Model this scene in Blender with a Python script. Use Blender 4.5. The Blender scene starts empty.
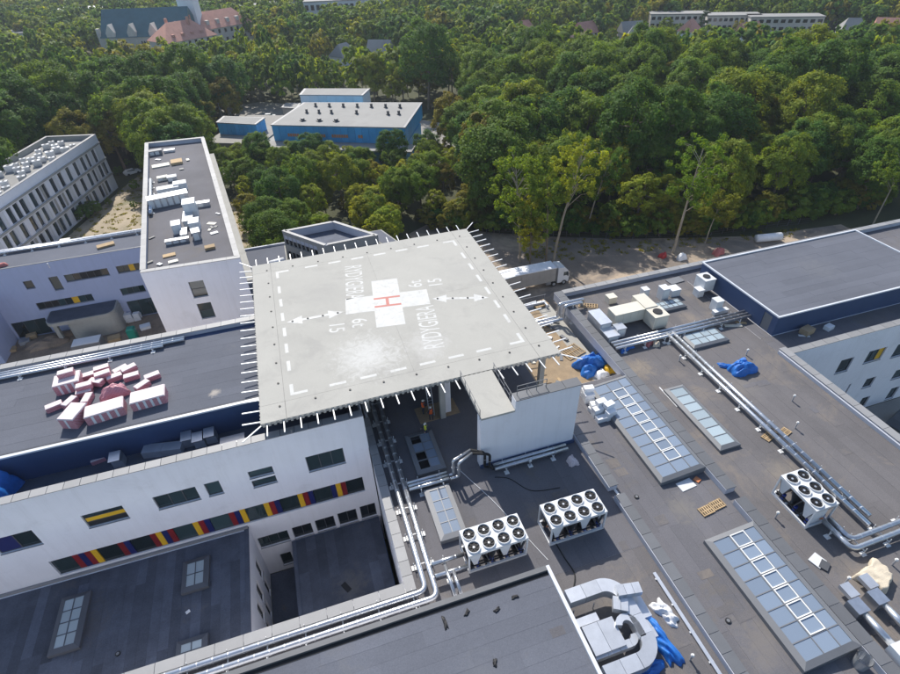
import bpy, bmesh, math, random
from mathutils import Vector, Matrix
R = math.radians
random.seed(7)
S = bpy.context.scene
C = S.collection
# ------------------------------------------------------------------ camera, sky, sun, exposure
FPX, PIT, ROL, YAW, H = 535.914, 0.664791, -0.0380, 0.2862, 51.0      # focal length in photo pixels, angles, eye height above datum
_cp, _sp = math.cos(PIT), math.sin(PIT)
FW = Vector((math.sin(YAW)*_cp, math.cos(YAW)*_cp, -_sp)); _r = Vector((math.cos(YAW), -math.sin(YAW), 0)); _u = _r.cross(FW)
RT = _r*math.cos(ROL) + _u*math.sin(ROL); UP = -_r*math.sin(ROL) + _u*math.cos(ROL)
cam = bpy.data.cameras.new('camera'); camo = bpy.data.objects.new('camera', cam); C.objects.link(camo); S.camera = camo
cam.sensor_width = 36; cam.lens = FPX/900*36; cam.clip_start = .5; cam.clip_end = 6000
m = Matrix((RT, UP, -FW)).transposed().to_4x4(); m.translation = (0, 0, H); camo.matrix_world = m
def ray(x, y): return RT*((x-450)/FPX) - UP*((y-337)/FPX) + FW
def at(x, y, z): v = ray(x, y); p = v*((z-H)/v.z); return Vector((p.x, p.y, z))
def atY(x, y, Y): v = ray(x, y); p = v*(Y/v.y); return Vector((p.x, Y, p.z+H))
G = -3.2                                                            # ground level (datum 0 lies inside the lower storeys)
w = bpy.data.worlds.new('World'); S.world = w; w.use_nodes = True
nt = w.node_tree; sky = nt.nodes.new('ShaderNodeTexSky'); sky.sky_type = 'NISHITA'; sky.sun_disc = False
SUN_EL, SUN_AZ = R(43), R(-3)                                       # azimuth from +Y
sky.sun_elevation = SUN_EL; sky.sun_rotation = SUN_AZ
nt.nodes['Background'].inputs[1].default_value = .145
nt.links.new(sky.outputs[0], nt.nodes['Background'].inputs[0])
sl = bpy.data.lights.new('sun', 'SUN'); sl.energy = 4.6; sl.angle = R(.55); sl.color = (1, .95, .87)
so = bpy.data.objects.new('sun', sl); C.objects.link(so); so.location = (0, 0, 80)
sd = Vector((math.sin(SUN_AZ)*math.cos(SUN_EL), math.cos(SUN_AZ)*math.cos(SUN_EL), math.sin(SUN_EL)))
so.rotation_euler = sd.to_track_quat('Z', 'Y').to_euler()
S.view_settings.view_transform = 'Standard'; S.view_settings.look = 'None'; S.view_settings.gamma = 1; S.view_settings.exposure = .3
S.render.resolution_x, S.render.resolution_y = 1024, 767
# ------------------------------------------------------------------ materials
MT = {}
def node_mat(name):
    mt = bpy.data.materials.new(name); mt.use_nodes = True; MT[name] = mt
    return mt, mt.node_tree.nodes, mt.node_tree.links, mt.node_tree.nodes['Principled BSDF']
def M(name, col, rough=.8, metal=0, var=.15, scale=.6, rnd=.08, bump=0, spec=.4, stain=None, fine=.0, spots=(), streak=0):
    mt, N, L, b = node_mat(name)
    b.inputs['Roughness'].default_value = rough; b.inputs['Metallic'].default_value = metal
    b.inputs['Specular IOR Level'].default_value = spec
    geo = N.new('ShaderNodeNewGeometry')
    no = N.new('ShaderNodeTexNoise'); no.inputs['Scale'].default_value = scale; no.inputs['Detail'].default_value = 6; no.inputs['Roughness'].default_value = .65
    L.new(geo.outputs['Position'], no.inputs['Vector'])
    mr = N.new('ShaderNodeMapRange'); mr.inputs[1].default_value = .25; mr.inputs[2].default_value = .75; mr.inputs[3].default_value = 1-var; mr.inputs[4].default_value = 1+var
    L.new(no.outputs['Fac'], mr.inputs[0]); val = mr.outputs[0]
    if rnd:
        oi = N.new('ShaderNodeObjectInfo'); m2 = N.new('ShaderNodeMapRange'); m2.inputs[3].default_value = 1-rnd; m2.inputs[4].default_value = 1+rnd
        L.new(oi.outputs['Random'], m2.inputs[0]); mu = N.new('ShaderNodeMath'); mu.operation = 'MULTIPLY'
        L.new(val, mu.inputs[0]); L.new(m2.outputs[0], mu.inputs[1]); val = mu.outputs[0]
    if fine:
        n2 = N.new('ShaderNodeTexNoise'); n2.inputs['Scale'].default_value = 14; n2.inputs['Detail'].default_value = 3
        L.new(geo.outputs['Position'], n2.inputs['Vector'])
        m3 = N.new('ShaderNodeMapRange'); m3.inputs[1].default_value = .3; m3.inputs[2].default_value = .7; m3.inputs[3].default_value = 1-fine; m3.inputs[4].default_value = 1+fine
        L.new(n2.outputs['Fac'], m3.inputs[0]); mu = N.new('ShaderNodeMath'); mu.operation = 'MULTIPLY'
        L.new(val, mu.inputs[0]); L.new(m3.outputs[0], mu.inputs[1]); val = mu.outputs[0]
    vm = N.new('ShaderNodeVectorMath'); vm.operation = 'SCALE'; vm.inputs[0].default_value = col[:3]; L.new(val, vm.inputs['Scale'])
    out = vm.outputs[0]
    if stain:                                                       # (colour, scale, threshold, strength): dirt with a shape of its own
        sc, ss, th, st = stain
        n3 = N.new('ShaderNodeTexNoise'); n3.inputs['Scale'].default_value = ss; n3.inputs['Detail'].default_value = 8; n3.inputs['Roughness'].default_value = .7; n3.inputs['Distortion'].default_value = .6
        L.new(geo.outputs['Position'], n3.inputs['Vector'])
        m4 = N.new('ShaderNodeMapRange'); m4.inputs[1].default_value = th; m4.inputs[2].default_value = th+.14; m4.inputs[4].default_value = st
        L.new(n3.outputs['Fac'], m4.inputs[0]); mx = N.new('ShaderNodeMixRGB'); mx.inputs[2].default_value = (*sc, 1)
        L.new(m4.outputs[0], mx.inputs[0]); L.new(out, mx.inputs[1]); out = mx.outputs[0]
    if streak:                                                      # rain streaks: noise drawn out vertically
        mp = N.new('ShaderNodeVectorMath'); mp.operation = 'MULTIPLY'; mp.inputs[1].default_value = (1.7, 1.7, .09); L.new(geo.outputs['Position'], mp.inputs[0])
        n7 = N.new('ShaderNodeTexNoise'); n7.inputs['Scale'].default_value = 1.0; n7.inputs['Detail'].default_value = 7; n7.inputs['Roughness'].default_value = .7; L.new(mp.outputs[0], n7.inputs['Vector'])
        m7 = N.new('ShaderNodeMapRange'); m7.inputs[1].default_value = .48; m7.inputs[2].default_value = .75; m7.inputs[4].default_value = streak; L.new(n7.outputs['Fac'], m7.inputs[0])
        mx = N.new('ShaderNodeMixRGB'); mx.blend_type = 'MULTIPLY'; mx.inputs[2].default_value = (.62, .60, .57, 1); L.new(m7.outputs[0], mx.inputs[0]); L.new(out, mx.inputs[1]); out = mx.outputs[0]
    for cx_, cy_, rr_, sc, st in spots:                             # single stains: ragged-edged patches at one place
        sp_ = N.new('ShaderNodeVectorMath'); sp_.operation = 'MULTIPLY'; sp_.inputs[1].default_value = (1, 1, 0); L.new(geo.outputs['Position'], sp_.inputs[0])
        ds = N.new('ShaderNodeVectorMath'); ds.operation = 'DISTANCE'; ds.inputs[1].default_value = (cx_, cy_, 0); L.new(sp_.outputs[0], ds.inputs[0])
        n5 = N.new('ShaderNodeTexNoise'); n5.inputs['Scale'].default_value = 1.1; n5.inputs['Detail'].default_value = 9; n5.inputs['Roughness'].default_value = .75; n5.inputs['Distortion'].default_value = 1.2; L.new(geo.outputs['Position'], n5.inputs['Vector'])
        m5 = N.new('ShaderNodeMapRange'); m5.inputs[1].default_value = 0; m5.inputs[2].default_value = rr_; m5.inputs[3].default_value = .38; m5.inputs[4].default_value = -.3; L.new(ds.outputs['Value'], m5.inputs[0])
        ad = N.new('ShaderNodeMath'); ad.operation = 'ADD'; L.new(n5.outputs['Fac'], ad.inputs[0]); L.new(m5.outputs[0], ad.inputs[1])
        m6 = N.new('ShaderNodeMapRange'); m6.inputs[1].default_value = .55; m6.inputs[2].default_value = .85; m6.inputs[4].default_value = st; L.new(ad.outputs[0], m6.inputs[0])
        mx = N.new('ShaderNodeMixRGB'); mx.inputs[2].default_value = (*sc, 1); L.new(m6.outputs[0], mx.inputs[0]); L.new(out, mx.inputs[1]); out = mx.outputs[0]
    L.new(out, b.inputs['Base Color'])
    if bump:
        bp = N.new('ShaderNodeBump'); bp.inputs['Strength'].default_value = bump; bp.inputs['Distance'].default_value = .05
        n4 = N.new('ShaderNodeTexNoise'); n4.inputs['Scale'].default_value = scale*9; n4.inputs['Detail'].default_value = 5
        L.new(geo.outputs['Position'], n4.inputs['Vector']); L.new(n4.outputs['Fac'], bp.inputs['Height']); L.new(bp.outputs[0], b.inputs['Normal'])
    return mt
M('render', (.80, .795, .825), .85, var=.04, scale=.35, rnd=.02, stain=((.6, .59, .6), .25, .56, .4), streak=.2)
M('render_shaded', (.40, .45, .62), .85, var=.04, scale=.35, rnd=.02, stain=((.30, .36, .55), .3, .58, .4), streak=.2)  # white render, darkened and blued so its colour carries the rear wing's shade
M('concrete', (.36, .35, .32), .9, var=.12, scale=.4, stain=((.25, .23, .2), .5, .56, .5), fine=.08)
M('pad', (.405, .394, .358), .9, var=.06, scale=.25, rnd=.015, stain=((.33, .32, .295), .3, .52, .6), fine=.06, spots=((3.5, 40.5, 7.5, (.58, .575, .55), .75), (9.5, 40, 5, (.52, .51, .49), .6), (17, 52, 7, (.36, .35, .325), .5), (1, 53, 8, (.36, .35, .325), .5)))
M('white_paint', (.54, .54, .52), .7, var=.08, scale=.8, rnd=0, stain=((.42, .41, .38), 1.4, .52, .75))
M('red_paint', (.46, .17, .14), .7, var=.1, rnd=0)
M('bitumen', (.134, .131, .142), .85, spec=.2, spots=((14, 23, 3, (.21, .185, .155), .55), (25.5, 19.5, 3.5, (.20, .185, .165), .6), (24, 9, 5, (.19, .17, .15), .55), (7, 30, 4, (.19, .17, .15), .5), (26, 28, 4, (.20, .18, .155), .5)), var=.2, scale=.12, rnd=.06, stain=((.155, .135, .11), .22, .56, .5), fine=.12, bump=.15)
M('bitumen_brown', (.134, .127, .130), .85, spec=.2, spots=((32, 36, 4, (.27, .225, .17), .7), (40, 30, 5, (.20, .185, .165), .55), (36, 20, 4, (.22, .195, .165), .6), (34, 10, 5, (.21, .18, .15), .6), (16, 14, 4, (.23, .20, .165), .6), (43, 42, 3, (.25, .21, .17), .6)), var=.2, scale=.12, rnd=.05, stain=((.23, .195, .16), .2, .53, .6), fine=.12, bump=.15)
M('bitumen_blue', (.122, .130, .155), .9, spec=.15, spots=((-10.8, 41.2, 1.3, (.42, .38, .33), .8), (-22, 46, 5, (.16, .165, .18), .5), (5, 12, 4, (.16, .165, .18), .5), (62, 43, 7, (.155, .16, .175), .5)), var=.14, scale=.1, rnd=.06, stain=((.16, .16, .165), .2, .58, .45), fine=.1, bump=.15)
M('bitumen_dark', (.078, .090, .122), .8, var=.35, scale=.35, rnd=.26, spots=((-16.9, 21.4, 2.6, (.16, .07, .04), .8), (-2.6, 27.5, 3.5, (.16, .15, .14), .55), (-24, 29, 5, (.10, .09, .085), .5)), stain=((.14, .125, .11), .35, .6, .6), fine=.15, bump=.15)
M('upstand', (.044, .075, .16), .7, var=.12, scale=.4, rnd=.05, stain=((.12, .13, .16), .5, .6, .4))
M('cap_light', (.27, .27, .272), .6, var=.06, scale=.8, rnd=.08, metal=.1)
M('cap_slate', (.13, .135, .145), .55, var=.08, scale=.8, rnd=.12, metal=.1)
M('cap_white', (.62, .64, .68), .45, var=.04, rnd=.03)
M('face_light', (.46, .48, .54), .6, var=.08, scale=.5, rnd=.03)
M('frame_dark', (.085, .088, .095), .5, rnd=.05)
M('frame_grey', (.17, .175, .185), .5, rnd=.05, var=.06)
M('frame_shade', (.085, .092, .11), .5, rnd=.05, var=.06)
M('frame_white', (.72, .72, .70), .5, rnd=.03, var=.04)
M('steel_white', (.75, .75, .74), .4, var=.03)
M('galv', (.55, .57, .60), .32, metal=.85, var=.12, scale=2.5, rnd=.10, bump=.08)
M('galv_dull', (.58, .60, .63), .36, metal=.65, var=.12, scale=1.2, rnd=.12, bump=.05)
M('panel_white', (.66, .67, .68), .5, var=.05, scale=1, rnd=.05, stain=((.4, .38, .35), .9, .62, .3))
M('cream', (.66, .62, .52), .55, var=.06, rnd=.06)
M('black', (.015, .015, .017), .6, rnd=.1)
M('rubber', (.02, .02, .02), .85, rnd=0)
M('blue_motor', (.02, .05, .30), .4, rnd=.1)
M('copper', (.55, .2, .08), .5, rnd=.1)
M('tarp', (.02, .15, .50), .45, var=.3, scale=2, rnd=.06, bump=.4)
M('wood', (.42, .30, .17), .85, var=.2, scale=2, rnd=.2)
M('osb', (.33, .245, .155), .9, var=.2, scale=1.2, rnd=.1, fine=.2, stain=((.22, .18, .13), .6, .55, .6))
M('wool_white', (.72, .62, .62), .75, var=.15, scale=2.5, rnd=.05, bump=.3)
M('plastic_white', (.75, .76, .78), .4, var=.08, scale=2, rnd=.05, bump=.3)
M('cloth', (.60, .52, .40), .8, var=.15, scale=2, rnd=.05, bump=.5)
M('red_roof', (.54, .27, .20), .85, var=.15, scale=.5, rnd=.12, fine=.12)
M('green_roof', (.05, .13, .15), .6, var=.18, scale=.25, rnd=.05, metal=.1)
M('stone', (.58, .54, .48), .9, var=.12, scale=.4)
M('grey_roof', (.27, .265, .25), .85, var=.14, scale=.08, rnd=.05, stain=((.18, .17, .16), .07, .55, .5))
M('blue_clad', (.05, .34, .64), .5, var=.12, scale=.3, rnd=.10)
M('orange_print', (.55, .22, .08), .6, rnd=.05)
M('window_dark', (.012, .016, .02), .12, rnd=.3, spec=.6)
M('hivis', (.75, .13, .03), .6, rnd=.1)
M('hivis_yellow', (.6, .6, .05), .6, rnd=.1)
M('skin', (.5, .3, .22), .6); M('trousers', (.03, .035, .06), .8); M('helmet', (.7, .68, .6), .35)
M('car_white', (.7, .7, .7), .25, rnd=.02); M('car_silver', (.45, .47, .5), .3, metal=.5); M('car_red', (.4, .03, .03), .25)
M('trailer_grey', (.34, .32, .29), .6, var=.08, scale=1)
M('green_plastic', (.01, .22, .16), .4, rnd=.05)
M('bark', (.20, .155, .11), .95, var=.25, scale=1.5, rnd=.15)
M('bark_pale', (.34, .29, .22), .95, var=.25, scale=1.5, rnd=.1)
M('panel_red', (.22, .015, .02), .4, rnd=.1); M('panel_navy', (.012, .018, .11), .4, rnd=.1); M('panel_yellow', (.72, .42, .02), .45, rnd=.05)
M('salmon', (.45, .15, .14), .7, rnd=.1)
M('asphalt', (.21, .175, .145), .95, var=.25, scale=.15, rnd=0, stain=((.46, .36, .26), .08, .47, .9), fine=.15)
M('sand', (.36, .30, .215), .95, var=.25, scale=.25, rnd=0, stain=((.13, .14, .055), .12, .5, .85), fine=.2, bump=.3)
M('dirt', (.27, .20, .145), .95, var=.3, scale=.3, rnd=0, stain=((.15, .115, .085), .4, .52, .7), fine=.25, bump=.4)
M('paving', (.28, .265, .24), .9, var=.1, scale=.1, rnd=0, fine=.08)
M('ground', (.055, .06, .026), .95, var=.35, scale=.06, rnd=0, stain=((.20, .17, .09), .035, .57, .6), fine=.3, bump=.3)
M('meadow', (.33, .29, .14), .95, var=.2, scale=.05, rnd=0, fine=.15)
def glass(name, col, rough=.06, rnd=.25, spec=.8, emi=None):
    mt, N, L, b = node_mat(name)
    oi = N.new('ShaderNodeObjectInfo'); mr = N.new('ShaderNodeMapRange'); mr.inputs[3].default_value = 1-rnd; mr.inputs[4].default_value = 1+rnd
    L.new(oi.outputs['Random'], mr.inputs[0]); vm = N.new('ShaderNodeVectorMath'); vm.operation = 'SCALE'; vm.inputs[0].default_value = col
    L.new(mr.outputs[0], vm.inputs['Scale']); L.new(vm.outputs[0], b.inputs['Base Color'])
    b.inputs['Roughness'].default_value = rough; b.inputs['Specular IOR Level'].default_value = spec; b.inputs['IOR'].default_value = 1.6
glass('glass', (.026, .046, .05), .06, .7); glass('glass_sky', (.20, .25, .32), .12, .12); glass('glass_milk', (.34, .41, .44), .3, .14)
def stripe_mat(name, a, bcol, sx):                                  # printed foil of the insulation packs: red diagonal print on white
    mt, N, L, b = node_mat(name); b.inputs['Roughness'].default_value = .5
    tc = N.new('ShaderNodeTexCoord'); wv = N.new('ShaderNodeTexWave'); wv.wave_type = 'BANDS'; wv.bands_direction = 'DIAGONAL'; wv.inputs['Scale'].default_value = sx; wv.inputs['Distortion'].default_value = 2; wv.inputs['Detail'].default_value = 2
    L.new(tc.outputs['Object'], wv.inputs['Vector']); cr = N.new('ShaderNodeValToRGB'); cr.color_ramp.elements[0].position = .42; cr.color_ramp.elements[1].position = .58
    cr.color_ramp.elements[0].color = (*a, 1); cr.color_ramp.elements[1].color = (*bcol, 1); L.new(wv.outputs['Fac'], cr.inputs[0]); L.new(cr.outputs[0], b.inputs['Base Color'])
stripe_mat('foil_print', (.40, .09, .12), (.62, .38, .42), 4.0)
def leaf_mat(name, cols):
    mt, N, L, b = node_mat(name); b.inputs['Roughness'].default_value = .6; b.inputs['Specular IOR Level'].default_value = .08
    oi = N.new('ShaderNodeObjectInfo'); cr = N.new('ShaderNodeValToRGB'); cr.color_ramp.interpolation = 'LINEAR'
    el = cr.color_ramp.elements
    while len(el) < len(cols): el.new(.5)
    for i, c in enumerate(cols): el[i].position = i/(len(cols)-1); el[i].color = (*c, 1)
    L.new(oi.outputs['Random'], cr.inputs[0])
    geo = N.new('ShaderNodeNewGeometry'); no = N.new('ShaderNodeTexNoise'); no.inputs['Scale'].default_value = .45; no.inputs['Detail'].default_value = 5
    L.new(geo.outputs['Position'], no.inputs['Vector']); hs = N.new('ShaderNodeHueSaturation')
    mr = N.new('ShaderNodeMapRange'); mr.inputs[1].default_value = .3; mr.inputs[2].default_value = .7; mr.inputs[3].default_value = .7; mr.inputs[4].default_value = 1.35
    L.new(no.outputs['Fac'], mr.inputs[0]); L.new(mr.outputs[0], hs.inputs['Value'])
    m2 = N.new('ShaderNodeMapRange'); m2.inputs[3].default_value = .482; m2.inputs[4].default_value = .512; L.new(geo.outputs['Random Per Island'], m2.inputs[0]); L.new(m2.outputs[0], hs.inputs['Hue'])
    L.new(cr.outputs[0], hs.inputs['Color']); L.new(hs.outputs[0], b.inputs['Base Color'])
    tr = N.new('ShaderNodeBsdfTranslucent'); hs2 = N.new('ShaderNodeHueSaturation'); hs2.inputs['Value'].default_value = 1.6; hs2.inputs['Hue'].default_value = .48; hs2.inputs['Saturation'].default_value = 1.1
    L.new(hs.outputs[0], hs2.inputs['Color']); L.new(hs2.outputs[0], tr.inputs['Color'])
    mx = N.new('ShaderNodeMixShader'); mx.inputs[0].default_value = .42; L.new(b.outputs[0], mx.inputs[1]); L.new(tr.outputs[0], mx.inputs[2])
    L.new(mx.outputs[0], N['Material Output'].inputs['Surface'])
leaf_mat('leaf_dark', [(0.058, 0.128, 0.022), (0.088, 0.162, 0.024), (0.065, 0.146, 0.031), (0.122, 0.185, 0.026)])
leaf_mat('leaf_mid', [(0.114, 0.196, 0.024), (0.157, 0.222, 0.026), (0.122, 0.199, 0.031), (0.191, 0.234, 0.029)])
leaf_mat('leaf_olive', [(0.186, 0.199, 0.029), (0.232, 0.222, 0.031), (0.197, 0.177, 0.033), (0.162, 0.199, 0.026)])
leaf_mat('leaf_yellow', [(0.244, 0.291, 0.031), (0.290, 0.302, 0.033), (0.197, 0.268, 0.031)])
leaf_mat('leaf_conifer', [(0.028, 0.071, 0.026), (0.039, 0.084, 0.031)])
# ------------------------------------------------------------------ helpers
class MB:
    def __init__(s): s.v = []; s.f = []
    def add(s, vs, fs): n = len(s.v); s.v += [tuple(p) for p in vs]; s.f += [tuple(i+n for i in f) for f in fs]; return s
    def box(s, x0, x1, y0, y1, z0, z1):
        return s.add([(x0, y0, z0), (x1, y0, z0), (x1, y1, z0), (x0, y1, z0), (x0, y0, z1), (x1, y0, z1), (x1, y1, z1), (x0, y1, z1)],
                     [(3, 2, 1, 0), (4, 5, 6, 7), (0, 1, 5, 4), (1, 2, 6, 5), (2, 3, 7, 6), (3, 0, 4, 7)])
    def obox(s, c, d, rz=0, top=1.0):                               # centre of base, size, rotation, top taper
        ca, sa = math.cos(rz), math.sin(rz); vs = []
        for z, t in ((0, 1), (d[2], top)):
            for sx, sy in ((-1, -1), (1, -1), (1, 1), (-1, 1)):
                x, y = sx*d[0]/2*t, sy*d[1]/2*t; vs.append((c[0]+x*ca-y*sa, c[1]+x*sa+y*ca, c[2]+z))
        return s.add(vs, [(3, 2, 1, 0), (4, 5, 6, 7), (0, 1, 5, 4), (1, 2, 6, 5), (2, 3, 7, 6), (3, 0, 4, 7)])
    def prism(s, poly, z0, z1, bottom=True):
        n = len(poly); a = sum(poly[i][0]*poly[(i+1) % n][1]-poly[(i+1) % n][0]*poly[i][1] for i in range(n))
        if a < 0: poly = poly[::-1]
        f = [tuple(range(n, 2*n))]+[(i, (i+1) % n, n+(i+1) % n, n+i) for i in range(n)]
        if bottom: f.append(tuple(range(n-1, -1, -1)))
        return s.add([(p[0], p[1], z0) for p in poly]+[(p[0], p[1], z1) for p in poly], f)
    def bar(s, a, b, wd, ht=None):                                  # rectangular bar between two points
        a, b = Vector(a), Vector(b); ht = ht or wd; d = (b-a).normalized(); up = Vector((0, 0, 1)) if abs(d.z) < .95 else Vector((0, 1, 0))
        r = d.cross(up).normalized()*(wd/2); u = r.cross(d).normalized()*(ht/2)
        return s.add([a-r-u, a+r-u, a+r+u, a-r+u, b-r-u, b+r-u, b+r+u, b-r+u], [(0, 1, 2, 3), (7, 6, 5, 4), (0, 4, 5, 1), (1, 5, 6, 2), (2, 6, 7, 3), (3, 7, 4, 0)])
    def tube(s, pts, r, n=10, cap=True):
        pts = [Vector(p) for p in pts]; rs = r if isinstance(r, (list, tuple)) else [r]*len(pts); k = len(s.v); ref = None
        for i, p in enumerate(pts):
            d = (pts[min(i+1, len(pts)-1)]-pts[max(i-1, 0)]).normalized()
            if ref is None: ref = d.orthogonal().normalized()
            ref = (ref-d*ref.dot(d)).normalized(); bn = d.cross(ref)
            for j in range(n):
                a = 2*math.pi*j/n; s.v.append(tuple(p+(ref*math.cos(a)+bn*math.sin(a))*rs[i]))
        for i in range(len(pts)-1):
            for j in range(n): s.f.append((k+i*n+j, k+i*n+(j+1) % n, k+(i+1)*n+(j+1) % n, k+(i+1)*n+j))
        if cap: s.f.append(tuple(k+j for j in range(n-1, -1, -1))); s.f.append(tuple(k+(len(pts)-1)*n+j for j in range(n)))
        return s
    def cyl(s, x, y, z0, z1, r, n=16, r2=None): return s.tube([(x, y, z0), (x, y, z1)], [r, r if r2 is None else r2], n)
    def mesh(s, name, mat, smooth=False):
        me = bpy.data.meshes.new(name); me.from_pydata(s.v, [], s.f); me.materials.append(MT[mat]); me.update()
        if smooth:
            for p in me.polygons: p.use_smooth = True
        return me
    def build(s, name, mat, parent=None, smooth=False, local=False, **kw):
        if not local:                                               # vertices are in world coordinates
            o = wloc(parent) if parent else (Vector(kw['loc']) if 'loc' in kw else base_of(s.v))
            s.v = [(a-o.x, b-o.y, c-o.z) for a, b, c in s.v]
        ob = link(s.mesh(name, mat, smooth), name, parent)
        if not parent and not local: ob.location = o
        return ob
def base_of(v):
    return Vector(((min(p[0] for p in v)+max(p[0] for p in v))/2, (min(p[1] for p in v)+max(p[1] for p in v))/2, min(p[2] for p in v)))
def wloc(o):
    p = Vector((0, 0, 0))
    while o: p += o.location; o = o.parent
    return p
def link(me, name, parent=None, loc=None, rot=None):
    o = bpy.data.objects.new(name, me); C.objects.link(o); o.parent = parent
    if loc is not None: o.location = loc
    if rot is not None: o.rotation_euler = (0, 0, rot)
    return o
def tag(o, label=None, cat=None, group=None, kind=None):
    for k, v in (('label', label), ('category', cat), ('group', group), ('kind', kind)):
        if v: o[k] = v
    return o
def thing(name, label, cat, loc=(0, 0, 0), rz=0, group=None):
    o = bpy.data.objects.new(name, None); C.objects.link(o); o.location = loc; o.rotation_euler = (0, 0, rz); o.empty_display_size = .5
    return tag(o, label, cat, group)
def copy_tree(o, parent=None):
    c = o.copy(); C.objects.link(c); c.parent = parent
    for ch in list(o.children): copy_tree(ch, c)
    return c
def B(name, mat, parent, *box): return MB().box(*box).build(name, mat, parent)
def arc(c, a0, a1, r, n, ux, uy): return [c+ux*(r*math.cos(a0+(a1-a0)*i/n))+uy*(r*math.sin(a0+(a1-a0)*i/n)) for i in range(n+1)]
def rounded(pts, r, n=6):                                           # round the corners of a polyline (pipes)
    pts = [Vector(p) for p in pts]; out = [pts[0]]
    for a, b, c in zip(pts, pts[1:], pts[2:]):
        d0, d1 = (a-b).normalized(), (c-b).normalized(); rr = min(r, (a-b).length*.45, (c-b).length*.45); p, q = b+d0*rr, b+d1*rr
        for i in range(n+1):
            t = i/n; out.append(p*(1-t)**2+b*(2*t*(1-t))+q*t*t)
    return out+[pts[-1]]
def rect(pts, z):                                                   # axis-aligned rectangle through four photo points lying at height z
    q = [at(x, y, z) for x, y in pts]; xs = sorted(p.x for p in q); ys = sorted(p.y for p in q)
    return (xs[0]+xs[1])/2, (xs[2]+xs[3])/2, (ys[0]+ys[1])/2, (ys[2]+ys[3])/2
def capping(parent, x0, x1, y0, y1, z, t=.07, seg=1.5, mat='cap_light', gap=.018):   # single coping pieces, joints left open
    alongx = (x1-x0) > (y1-y0); Ln = (x1-x0) if alongx else (y1-y0); n = max(1, round(Ln/seg)); s = Ln/n; Wd = (y1-y0) if alongx else (x1-x0)
    me = MB().box(*((-s/2+gap, s/2-gap, -Wd/2, Wd/2, 0, t) if alongx else (-Wd/2, Wd/2, -s/2+gap, s/2-gap, 0, t))).mesh('coping', mat)
    o0 = wloc(parent)
    for i in range(n):
        p = Vector((x0+s*(i+.5), (y0+y1)/2, z)) if alongx else Vector(((x0+x1)/2, y0+s*(i+.5), z))
        link(me, 'coping', parent, p-o0)
def sheets(parent, x0, x1, y0, y1, z, along='y', wd=1.05, Ln=8, mat='bitumen', skip=None):   # felt lengths, staggered, lapping joints
    o0 = wloc(parent); a0, a1, b0, b1 = (x0, x1, y0, y1) if along == 'y' else (y0, y1, x0, x1)
    n = max(1, round((a1-a0)/wd)); s = (a1-a0)/n
    MB().box(x0, x1, y0, y1, z-.001, z+.001).build('underlay', mat, parent); z += .002
    for i in range(n):
        b = b0-random.random()*Ln*.8; k = 0
        while b < b1:
            e = min(b+Ln, b1); st = max(b, b0); h = .006+.006*((i+k) % 2)
            if e-st > .3:
                u0, u1 = a0+i*s, a0+(i+1)*s
                q = (u0+.004, u1-.004, st+.005, e-.005) if along == 'y' else (st+.005, e-.005, u0+.004, u1-.004)
                if not (skip and skip((q[0]+q[1])/2, (q[2]+q[3])/2)): MB().box(*q, z, z+h).build('roofing_sheet', mat, parent)
            b = e if e < b1 else b1; k += 1
def facade(parent, O, U, width, z0, z1, holes, mat='render', depth=.22, name='wall', thick=None):
    """outer wall skin with true openings; holes: (u0,u1,z0,z1). O is the left end seen from outside, U points right."""
    O = Vector((O[0], O[1], 0)); U = Vector((U[0], U[1], 0)).normalized(); Nn = Vector((U.y, -U.x, 0)); mb = MB()
    us = sorted({0, width, *[h[0] for h in holes], *[h[1] for h in holes]}); zs = sorted({z0, z1, *[h[2] for h in holes], *[h[3] for h in holes]})
    P = lambda u, z, d: O+U*u+Vector((0, 0, z))-Nn*d
    for a, b in zip(us, us[1:]):
        for c, d in zip(zs, zs[1:]):
            um, zm = (a+b)/2, (c+d)/2
            if any(h[0] < um < h[1] and h[2] < zm < h[3] for h in holes): continue
            mb.add([P(a, c, 0), P(b, c, 0), P(b, d, 0), P(a, d, 0)], [(0, 1, 2, 3)])
    for u0, u1, c, d in holes:
        q0 = [P(u0, c, 0), P(u1, c, 0), P(u1, d, 0), P(u0, d, 0)]; q1 = [P(u0, c, depth), P(u1, c, depth), P(u1, d, depth), P(u0, d, depth)]
        mb.add(q0+q1, [(0, 4, 5, 1), (1, 5, 6, 2), (2, 6, 7, 3), (3, 7, 4, 0)])
    o = mb.build(name, mat, parent); o['_'] = 0; del o['_']
    return P
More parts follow.
